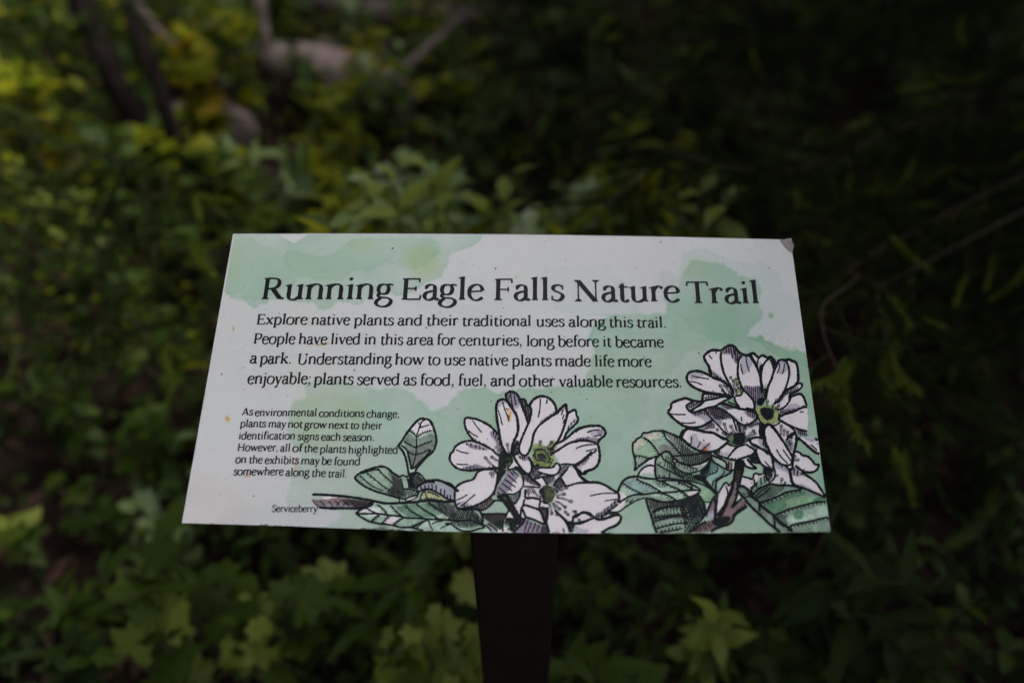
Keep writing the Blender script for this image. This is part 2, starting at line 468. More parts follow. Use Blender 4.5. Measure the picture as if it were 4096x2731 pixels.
ART.append((1780, 1770, 4.0, '''
f w 1110,230 1180,180 1250,210 1330,200 1400,330 1380,430 1340,500 1240,440 1150,320
f p 1170,200 1260,220 1330,200 1350,280 1240,290 1190,240
f w 1010,410 1080,290 1150,350 1160,380 1090,400
f w 1480,430 1570,400 1690,400 1750,370 1780,330 1830,350 1850,430 1800,500 1700,520 1590,500
f w 530,460 620,440 820,440 840,520 800,700 740,820 620,920 480,1000 330,1040 200,1030 160,950 150,800 180,700 260,640 430,590 490,510
f l 200,960 290,930 400,980 330,1030 220,1030
f p 1000,450 1100,460 1200,540 1240,600 1230,700 1180,780 1080,820 960,830 860,850 820,800 860,690 940,580
f w 1190,540 1240,620 1230,700 1180,780 1080,820 980,810 1050,740 1080,640 1130,600
f p 1180,400 1260,470 1360,520 1480,620 1520,700 1400,680 1280,600 1240,560
f w 1260,690 1280,620 1340,640 1440,680 1510,710 1400,710
f p 1400,400 1480,350 1500,400 1470,450 1550,500 1440,580 1380,500
f w 1440,600 1540,560 1620,660 1560,700 1520,690
f p 1580,540 1750,530 1760,600 1680,680 1620,650
f w 1850,400 1960,370 1900,480 1800,560 1740,560
f v 1850,370 1960,370 1880,470 1790,520
f w 1960,390 2080,420 2150,500 2280,640 2100,650 1990,690 1900,700 1890,560
f p 1760,640 1850,560 1910,700 1900,760 1780,820 1750,760
f w 1270,700 1520,720 1500,800 1550,900 1300,890 1280,760
f w 1900,710 2080,650 2352,630 2352,1270 2260,1130 2180,1110 2060,1170 2010,1250 1900,1180 1780,1100 1720,980 1740,900
f w 1210,750 1290,740 1290,860 1240,1000 1200,1150 1100,1010 1170,900
f w 1290,900 1400,880 1540,920 1660,900 1640,1050 1520,1050 1260,990
f w 1240,1010 1400,1040 1520,1080 1590,1300 1440,1250 1290,1190 1230,1080
f p 1520,1020 1650,1050 1640,1200 1600,1300 1520,1120
f w 1660,960 1780,1120 1900,1220 1990,1440 1660,1440 1630,1260 1660,1100
f p 1240,1280 1320,1230 1480,1300 1600,1340 1560,1440 1100,1440
f w 2100,1280 2352,1180 2700,1180 2600,1330 2352,1440 2060,1440
f l 2070,1300 2180,1330 2290,1380 2230,1440 2060,1440
f w 2050,1200 2200,1130 2352,1180 2352,1240 2180,1290 2030,1290
f b 480,1030 620,960 730,880 790,930 700,1000 560,1090
f b 900,850 990,850 1060,960 1180,1180 1250,1260 1180,1300 1120,1240 1040,1060 960,900
f b 600,1150 980,1140 960,1240 920,1330 800,1330 700,1270
f m 0,1150 60,1180 180,1080 480,1060 560,1120 600,1250 620,1330 480,1420 0,1420
f g 180,1090 420,1070 520,1150 580,1320 360,1380 200,1260 40,1200
f v 50,1150 70,1050 120,980 160,1030 130,1120
f v 680,1290 760,1350 830,1420 740,1430 660,1370
f w 830,1420 880,1370 920,1340 1000,1370 1040,1440
f n 960,1210 1100,1220 1160,1300 1060,1400 1020,1340
f m 600,1400 640,1370 700,1390 730,1430 600,1430
f w 990,1190 1010,1120 1060,1080 1080,1200
f w 1220,1060 1290,1180 1260,1220 1200,1200
f o 1570,690 1640,680 1740,720 1760,800 1740,900 1680,960 1620,930 1560,820
f y 1640,740 1720,780 1730,870 1680,930 1600,850
h 3 26 20 1570,690 1640,680 1740,720 1760,800 1740,900 1680,960 1620,930 1560,820
h 3 26 -65 1570,690 1640,680 1740,720 1760,800 1740,900 1680,960 1620,930 1560,820
h 4 14 40 1500,760 1570,720 1600,880 1640,960 1570,920 1520,840
l 7 1100,220 1150,310 1220,410 1280,470 1340,500 1380,450 1390,370 1370,300 1330,220
l 4 1180,200 1150,180 1110,220
j 4 1200,210 1205,260
j 4 1240,220 1240,270
j 4 1275,210 1272,270
l 6 1340,240 1400,320 1420,380 1480,350 1500,380
l 6 1470,440 1510,400 1600,395 1690,400 1740,380 1770,335 1820,345 1845,410 1800,490 1720,520 1600,500 1530,480 1480,460
l 7 550,450 510,480 490,530 440,590 330,620 240,660 180,710 160,780 155,900 165,980 200,1040 290,1050 400,1030 500,1000 620,940 730,860 790,780 820,680 840,560 835,450
l 7 0,630 80,660 150,720 180,740
l 4 180,920 270,880 360,830
l 4 270,1010 370,920 485,825
j 4 190,1000 235,955
j 4 250,1020 290,980
j 4 300,1030 330,995
j 4 350,1030 375,1000
j 4 400,1020 425,995
l 5 550,455 640,430 760,430 850,420
h 4 14 80 790,760 850,500 900,430 980,450 900,600 830,720 800,860
h 4 15 40 790,760 850,500 900,430 980,450 900,600 830,720 800,860
l 5 990,440 1080,420 1160,440 1230,510 1250,590 1250,680 1200,760 1100,820 1000,820 920,850 820,850
j 4 1040,450 1105,530
j 4 1080,440 1170,520
j 4 1000,510 1145,640
j 4 950,580 1130,710
j 4 905,640 1075,770
j 4 860,710 980,820
j 4 830,790 900,850
l 4 1000,420 1060,330 1070,290 1060,260
f k 1110,400 1160,380 1300,500 1210,500
l 7 1100,400 1170,400 1240,460 1340,520 1400,590 1480,640 1530,700
h 4 20 100 1240,480 1340,520 1400,590 1500,660 1510,700 1400,680 1260,600
l 5 1260,700 1360,700 1440,710 1520,720
h 4 24 55 1390,410 1480,360 1490,420 1400,560 1370,500
h 4 22 70 1440,500 1560,500 1440,580
h 4 20 110 1570,540 1760,530 1680,660 1620,650
l 6 1410,590 1500,560 1560,545 1700,530
l 6 1560,550 1610,630 1640,680
l 6 1850,350 1930,340 2030,350 2080,350 2150,310 2230,250 2352,140
f k 2040,340 2100,340 2140,460 2080,410
l 8 2060,370 2110,440 2170,540 2250,610 2352,640
l 7 2090,400 2150,460 2200,500 2240,460 2300,440 2352,435
f p 2090,370 2200,310 2310,190 2300,240 2200,350 2140,400
l 4 2090,380 2200,300 2320,200
l 6 1980,370 1940,440 1880,510 1800,590 1730,700
h 4 28 -30 1880,380 1990,370 1920,480 1800,600
h 4 26 60 1740,620 1870,560 1920,690 1850,760 1780,820 1750,740
l 6 1830,560 1900,640 1930,700
l 6 1900,700 2000,680 2100,650 2200,640 2320,640
l 3.5 2320,850 2352,850
s 5.5 1425,785 1540,880
s 5.5 1950,715 1850,780
s 5.5 1905,820 1780,860
s 5.5 2015,940 1780,880
s 5.5 1925,1030 1760,930
s 5.5 1835,1060 1720,960
s 5.5 1710,1130 1660,970
s 5 1790,1150 1730,980
s 5.5 1930,1110 1930,1110
s 5 1970,1150 1970,1150
s 4.5 2060,1100 2060,1100
s 4.5 2090,1110 2090,1110
s 4.5 2145,1235 2145,1235
s 4.5 1020,1220 990,1330
s 4.5 1080,1230 1040,1340
l 7 1290,740 1290,880 1400,880 1540,910
h 4 26 70 1310,730 1420,720 1380,830 1320,880
l 6 1210,760 1190,860 1140,950 1100,980
h 4 26 75 1060,820 1190,800 1140,940 1100,990 1040,860
l 8 830,870 900,890 980,960 1030,1060 1100,1160 1160,1280 1210,1300
l 8 900,830 1000,850 1060,960 1130,1080 1190,1180 1280,1250
h 5 18 40 960,860 1040,900 1180,1180 1240,1260 1180,1300 1080,1120
h 4 26 -40 900,850 1000,850 1180,1180 1180,1280 1080,1100
l 6 1270,900 1250,1000 1220,1060 1210,1180
l 7 1250,990 1330,1010 1420,1040 1500,1070 1550,1140 1600,1290
l 7 1230,1050 1270,1130 1300,1190 1420,1230 1600,1310
l 6 1530,920 1510,1000 1520,1040 1640,1060
l 6 1550,930 1600,960 1660,970
l 8 1640,1030 1640,1160 1620,1280 1670,1440
h 4 22 105 1520,1030 1640,1050 1640,1200 1600,1300 1540,1140
l 8 1760,1080 1840,1160 1920,1240 1970,1330 2010,1440
j 4 1780,1410 1790,1440
j 4 1885,1370 1915,1440
l 7 1290,1190 1250,1280 1180,1350 1090,1430
j 4 1330,1240 1260,1440
j 4 1385,1270 1320,1440
j 4 1450,1280 1390,1440
j 4 1510,1310 1460,1440
j 4 1570,1330 1530,1440
f k 1560,1350 1630,1340 1670,1440 1550,1440
l 8 2352,1170 2270,1130 2210,1110 2130,1150 2060,1180 2040,1260 1980,1290 1930,1240
l 8 2040,1290 2150,1290 2260,1250 2352,1210
h 5 22 60 1960,1260 2080,1290 2060,1440 2010,1440
j 4 2020,1300 2080,1330
l 7 560,1080 640,1060 720,1000 790,930 860,920 930,940 1000,1030 1040,1100
h 5 30 105 480,1020 620,960 730,880 770,900 700,980 560,1080
l 8 180,1050 280,1060 400,1060 500,1060 570,1110 600,1200 600,1300 640,1340
l 6 590,1140 700,1140 850,1135 970,1140
h 4 30 50 600,1150 980,1140 960,1240 920,1330 800,1330 700,1270
h 4 30 -50 600,1150 980,1140 960,1240 920,1330 800,1330 700,1270
f k 780,1290 940,1230 900,1380 850,1380
l 6 960,1190 1010,1100 1030,1080
l 6 940,1240 920,1330 930,1430
l 5 990,1200 970,1300
h 5 24 -35 1000,1200 1180,1230 1160,1330 1060,1420 1030,1340
h 5 24 45 1000,1200 1180,1230 1160,1330 1060,1420 1030,1340
l 5 640,1310 700,1360 750,1430
l 5 680,1290 760,1340 820,1390 840,1430
l 5 1000,1400 1040,1370 1100,1400
l 6 0,1230 120,1240 260,1240 400,1240 520,1280 640,1340
l 6 0,1290 100,1300 180,1360 280,1410 420,1410 560,1370 640,1350
h 4 30 60 60,1180 180,1080 420,1070 540,1160 600,1300 400,1360 200,1340 60,1240
h 4 30 -70 60,1180 180,1080 420,1070 540,1160 600,1300 400,1360 200,1340 60,1240
l 5 420,1070 450,1150 530,1260 590,1320
l 5 520,1150 530,1230 580,1310
'''))
ART.append((2300, 1700, 3.4847, '''
f w 0,90 60,50 150,20 250,10 340,10 400,50 425,100 410,150 350,200 310,240 130,215 0,240
f l 210,70 320,60 330,150 230,140
f p 310,60 390,60 400,110 350,160 320,120
f p 0,190 120,165 230,160 330,180 310,240 130,215 0,230
f w 0,240 130,215 310,250 330,340 250,400 190,440 130,490 60,530 0,550
f w 100,680 30,580 190,440 310,350 345,400 340,480 310,560 250,610 150,650
f p 10,560 130,480 190,430 200,450 160,520 80,580
f l 30,590 90,580 80,620
f w 0,640 50,640 150,780 0,800
f w 0,810 200,795 330,800 430,840 520,900 590,940 610,1000 600,1080 560,1130 480,1190 400,1240 350,1300 270,1290 220,1240 130,1210 60,1240 0,1290
f p 280,1280 300,1230 400,1180 500,1090 590,1020 600,1080 480,1190 360,1290
f w 0,1370 180,1310 400,1290 580,1250 640,1290 600,1370 470,1440 350,1500 0,1500
f l 0,1390 60,1420 190,1460 150,1500 0,1500
l 8 0,95 60,50 150,20 250,10 340,10 400,50 425,100 405,150 350,195 318,250 330,310 345,400 340,480 310,560 250,610 180,635 140,675 105,680 60,640 10,590
l 6 0,235 60,220 130,215 220,230 300,250
k 3 9 0,-26
l 3.5 170,105 240,75 340,60
l 3.5 260,160 310,145 370,135
l 3.5 10,325 100,290 200,275 310,265
l 3.5 150,365 230,345 305,325
l 5 305,345 240,395 190,430 130,490 60,530 0,550
k 3 6 12,30
l 8 30,620 60,690 120,750 180,790 250,795 330,800 430,840 520,900 595,945 615,1000 605,1080
l 6 0,815 80,800 200,795
l 3.5 205,985 350,955 470,945 570,950
l 3.5 410,1055 500,1040 590,1030
l 8 0,1290 60,1240 130,1215 200,1230 250,1270 310,1310 380,1310 450,1290 540,1260 600,1250 640,1280 620,1350 560,1400 460,1440 380,1490 320,1510
l 6 360,1290 440,1220 520,1160 600,1100
j 4 295,1240 300,1290
j 4 330,1220 330,1290
j 4 370,1210 365,1270
j 4 415,1155 405,1230
j 4 460,1130 455,1190
j 4 510,1090 505,1150
j 4 555,1050 550,1110
l 6 0,1360 80,1350 180,1320 260,1295
o 5 58,1320
o 4 10,1200
f k 480,1200 600,1200 610,1240 480,1250
f w 500,1180 640,1060 700,1060 640,1190 540,1200
l 5 480,1210 600,1205 720,1130 850,1050 980,1010
l 6 620,1090 640,1060 760,990 860,965 1000,960 1130,940 1300,935 1450,920 1600,905 1730,905
j 4 420,1260 480,1210
j 4 500,1250 570,1210
j 4 710,1070 740,1040
j 4 750,1080 810,1030
f E 985,1015 1180,1065 1400,1060 1600,1010 1740,960 1800,1150 1780,1300 1600,1500 1140,1500 1060,1250
f g 1110,1370 1300,1310 1560,1300 1590,1480 1160,1490
f n 1010,1050 1200,1080 1440,1070 1420,1130 1080,1190
l 7 985,1015 1010,1110 1050,1230 1090,1360 1140,1500
l 5 1070,1200 1200,1150 1350,1130 1520,1130
k 4 7 3,44
l 5 1100,1345 1250,1300 1400,1270 1540,1260
k 4 8 -4,-44
l 5 1130,1440 1280,1400 1420,1370 1580,1360
k 4 8 -4,-44
l 5 1180,1495 1330,1470 1500,1440
k 4 6 -4,-44
h 4 44 88 1010,1050 1200,1080 1450,1070 1450,1220 1080,1190
h 4 34 70 1450,1070 1600,1010 1700,960 1800,1150 1780,1300 1560,1500 1500,1300
h 4 34 -60 1500,1100 1700,960 1800,1150 1780,1300 1560,1500 1500,1300
l 6 1700,950 1760,1020 1800,1120 1810,1220 1770,1310 1690,1370 1600,1500
f m 600,920 660,790 740,720 850,720 1000,740 1110,750 1300,750 1480,770 1620,830 1720,890 1740,920 1680,980 1560,1030 1400,1060 1200,1060 1060,1030 980,1010 860,1050 640,1060 620,1000
f t 690,800 850,740 960,780 1080,860 1160,930 1000,950 840,920 720,850
f g 650,1050 760,990 900,970 1200,1000 1400,1060 1180,1060 1000,1010 850,1030
f w 600,950 650,930 720,990 640,1050
f w 1570,940 1720,910 1690,970 1590,990
l 7 595,940 620,870 660,790 720,740 790,720 870,715 960,735 1100,750 1150,760
l 6 1130,740 1250,735 1400,755 1540,780 1660,840 1735,890 1730,930 1660,980 1560,1020 1440,1050 1300,1070 1180,1065 1080,1040 990,1010
l 5 1150,780 1280,770 1450,780 1600,820 1640,890
l 4.5 660,800 760,870 880,930 960,955
k 3 7 -14,34
l 5 850,740 930,790 1040,830 1120,880 1200,930
k 3 8 -20,34
l 5 1150,770 1250,800 1340,850 1440,890 1500,930 1560,990
k 3 8 -16,32
l 5 1430,800 1540,830 1640,890
k 3 5 -14,30
h 4 28 85 1100,770 1250,770 1280,860 1200,880 1110,820
l 5 1180,940 1280,970 1360,1010 1420,1050
k 3 6 -44,20
l 5 1500,920 1560,980 1600,1000
k 3 3 -44,10
f w 960,500 1120,450 1100,600 1020,540
f w 880,710 920,620 1000,580 1090,570 1110,640 1110,750 960,730
f m 910,680 1100,680 1110,750 900,720
l 6 870,710 910,640 960,590 1040,560 1110,570
f g 820,430 1010,450 1170,430 1000,480 880,570 830,630
f m 810,250 870,220 950,120 1000,110 1160,80 1240,80 1340,120 1480,180 1500,240 1640,350 1760,370 1900,380 1880,460 1760,540 1640,560 1500,540 1370,460 1300,380 1180,410 1000,450 830,430 810,330
f c 830,240 960,200 1000,130 1130,110 1180,150 960,250 900,340 840,420
f a 880,330 1100,200 1170,410 1000,450 830,430
f g 1110,200 1270,190 1480,400 1350,430 1290,380 1190,390 1120,260
f n 1170,280 1300,280 1460,390 1350,420 1290,370 1190,380
f N 1240,90 1340,120 1480,180 1520,260 1650,360 1880,380 1880,460 1760,540 1640,560 1500,540 1370,460 1480,400 1350,260
f E 1480,270 1650,360 1880,390 1880,460 1760,540 1640,560 1520,540 1470,400
f g 1510,180 1600,260 1620,300 1520,250
l 7 830,635 880,580 960,520 1020,480 1090,450 1160,430 1200,400 1250,370 1310,375 1350,430
l 6 825,635 845,540 825,440 805,350 808,250 850,220 850,200 920,160 950,110 1020,105 1080,85 1160,80 1240,85 1340,120 1410,150 1490,190
l 4 830,430 900,425 1000,450 1080,460
k 3 5 -16,32
l 5 950,170 1020,210 1080,270 1140,350 1180,420
k 3 8 -38,6
l 5 1230,90 1270,180 1350,260 1420,340 1480,410
k 3 9 -42,0
l 5 1350,120 1410,160 1480,180
h 4 30 95 1370,130 1480,180 1640,360 1880,380 1880,460 1760,540 1640,560 1500,540 1460,400
l 6 1350,430 1400,430 1500,420 1620,415 1760,390 1900,390
l 7 1340,430 1400,480 1480,530 1580,555 1680,550 1780,520 1880,460 1900,400
f w 1350,450 1480,530 1680,560 1880,470 1780,580 1700,620 1550,570 1390,520
f g 1400,510 1540,560 1700,600 1720,640 1600,670 1480,630
f a 1700,580 1800,550 1760,600
l 5 1350,430 1370,510 1420,600 1500,650 1600,670 1720,640 1820,580 1880,490
l 4 1380,520 1480,520 1600,580 1720,610
k 3 8 0,60
f a 1130,520 1170,430 1250,370 1320,390 1350,480 1400,600 1500,660 1620,680 1760,800 1500,760 1160,760 1130,640
f G 1130,530 1250,600 1400,700 1500,760 1160,750
f a 1200,420 1260,380 1310,400 1300,470
f D 1380,560 1500,650 1620,680 1760,790 1520,760 1400,700 1330,600
l 7 1160,430 1125,480 1115,570 1120,680 1150,770
l 5 1140,540 1220,590 1320,640 1420,690 1520,740
l 5 1200,410 1240,480 1330,530 1400,600
h 4 28 95 1240,440 1330,450 1380,560 1420,680 1280,600
h 4 34 60 1330,560 1450,640 1620,670 1750,780 1520,750 1400,690
h 4 34 110 1330,560 1450,640 1620,670 1750,780 1520,750 1400,690
j 4 1175,680 1175,730
j 4 1240,690 1240,735
j 4 1320,660 1320,740
j 3.5 1190,510 1180,550
j 3.5 1250,540 1240,580
'''))
ART.append((2600, 1680, 4.0, '''
f T 800,820 960,650 1100,720 1200,800 1140,900 1060,980 1000,1080 900,980 780,900
f t 1080,740 1200,800 1280,830 1140,910 1040,1000 1010,1080 900,980 950,870
f T 780,880 860,960 1020,1090 880,1020 740,940
l 6 980,560 1000,650 1100,720 1200,780 1300,820 1220,880 1120,930 1060,990 1050,1080 1070,1180
l 4 1200,810 1150,890 1070,940 1010,990 1000,1060
k 3 7 -20,-34
l 4 1090,750 1060,830 980,860 910,890 880,960
k 3 6 -24,-34
l 6 820,840 900,780 960,670 980,580
h 4 22 70 800,840 960,660 960,800 900,880 860,940
h 4 26 -50 800,840 960,660 960,800 900,880 860,940
h 5 12 38 700,880 800,880 1000,1050 1080,1190 1000,1130 860,1010 720,940
l 5 430,970 560,960 720,990 840,1030 960,1100 1060,1190
f m 800,1010 940,1090 1050,1190 1000,1290 860,1290 780,1180 800,1110
f L 830,1050 960,1120 1050,1200 990,1290 860,1290 790,1180
l 6 770,1180 810,1240 850,1300 880,1380 880,1480 840,1540
f k 850,1290 980,1300 960,1320 870,1315
f E 0,1240 200,1310 430,1300 560,1240 740,1190 800,1250 870,1400 860,1500 760,1560 80,1568 20,1400
f g 20,1380 300,1350 480,1390 500,1500 80,1500
f n 20,1270 200,1320 420,1310 400,1380 60,1420
f D 750,1240 860,1400 850,1500 740,1480 760,1350
f w 540,1400 600,1430 620,1520 560,1500
f w 900,1360 960,1330 900,1440
l 6 0,1250 100,1280 220,1310 340,1300 450,1290
h 4 28 90 40,1290 430,1310 460,1380 60,1450
l 5 40,1480 200,1410 350,1380 500,1380
k 3 7 4,60
l 5 60,1568 200,1540 350,1520 480,1510
k 3 8 -6,-50
h 4 30 70 430,1310 560,1240 760,1200 860,1380 860,1500 740,1560 520,1568 500,1380
h 4 32 -55 500,1300 740,1200 840,1350 840,1500 740,1560 540,1568 500,1380
f b 980,1280 1070,1190 1060,1400 1070,1530 900,1568 930,1430
f b 1250,1220 1340,980 1390,800 1370,720 1420,650 1500,700 1500,800 1440,1000 1400,1130 1360,1280 1310,1380 1460,1270 1540,1350 1420,1450 1320,1540 1080,1540 1200,1400
f B 1370,720 1420,650 1500,700 1490,900 1440,1020 1360,960 1370,820
f v 920,1500 1000,1440 1060,1568 920,1568
f w 1060,1490 1080,1300 1130,1150 1200,1040 1240,1090 1240,1200 1180,1380 1100,1500
f w 1200,1050 1250,1040 1320,980 1320,1060 1270,1200 1230,1140
f w 1390,1280 1400,1200 1440,1240
l 8 1380,650 1360,760 1350,880 1330,1000 1290,1130 1250,1230 1210,1330 1130,1450 1080,1520
l 7 1480,680 1490,780 1460,900 1430,1010 1400,1060 1400,1160 1360,1290 1310,1390 1400,1310 1470,1250
h 4 26 55 1370,760 1490,780 1440,1000 1380,1040 1350,960
h 6 15 70 1380,650 1500,650 1490,800 1370,800
l 5 1070,1190 1110,1130 1150,1070 1190,1010 1240,1000 1260,1050 1300,1000 1330,950
l 5 1210,1050 1240,1130 1240,1210 1210,1290 1180,1390 1110,1490
l 6 1080,1190 1070,1300 1060,1420 1060,1530
l 7 1060,1190 1000,1270 950,1370 920,1450 890,1540
l 7 1540,1370 1440,1430 1380,1480 1320,1540
k 3 5 -6,-40
j 4 1400,1130 1360,1200
f E 1000,620 1060,560 1120,540 1200,780
f m 1010,560 1100,600 1200,680 1220,780 1080,700 1000,650
l 6 990,560 1080,600 1170,640 1220,690 1220,800
f w 1240,650 1370,690 1350,800 1240,790
f b 1240,650 1300,660 1290,800 1235,780
j 4 1260,660 1250,780
j 4 1310,680 1300,790
l 6 1290,800 1360,800
'''))
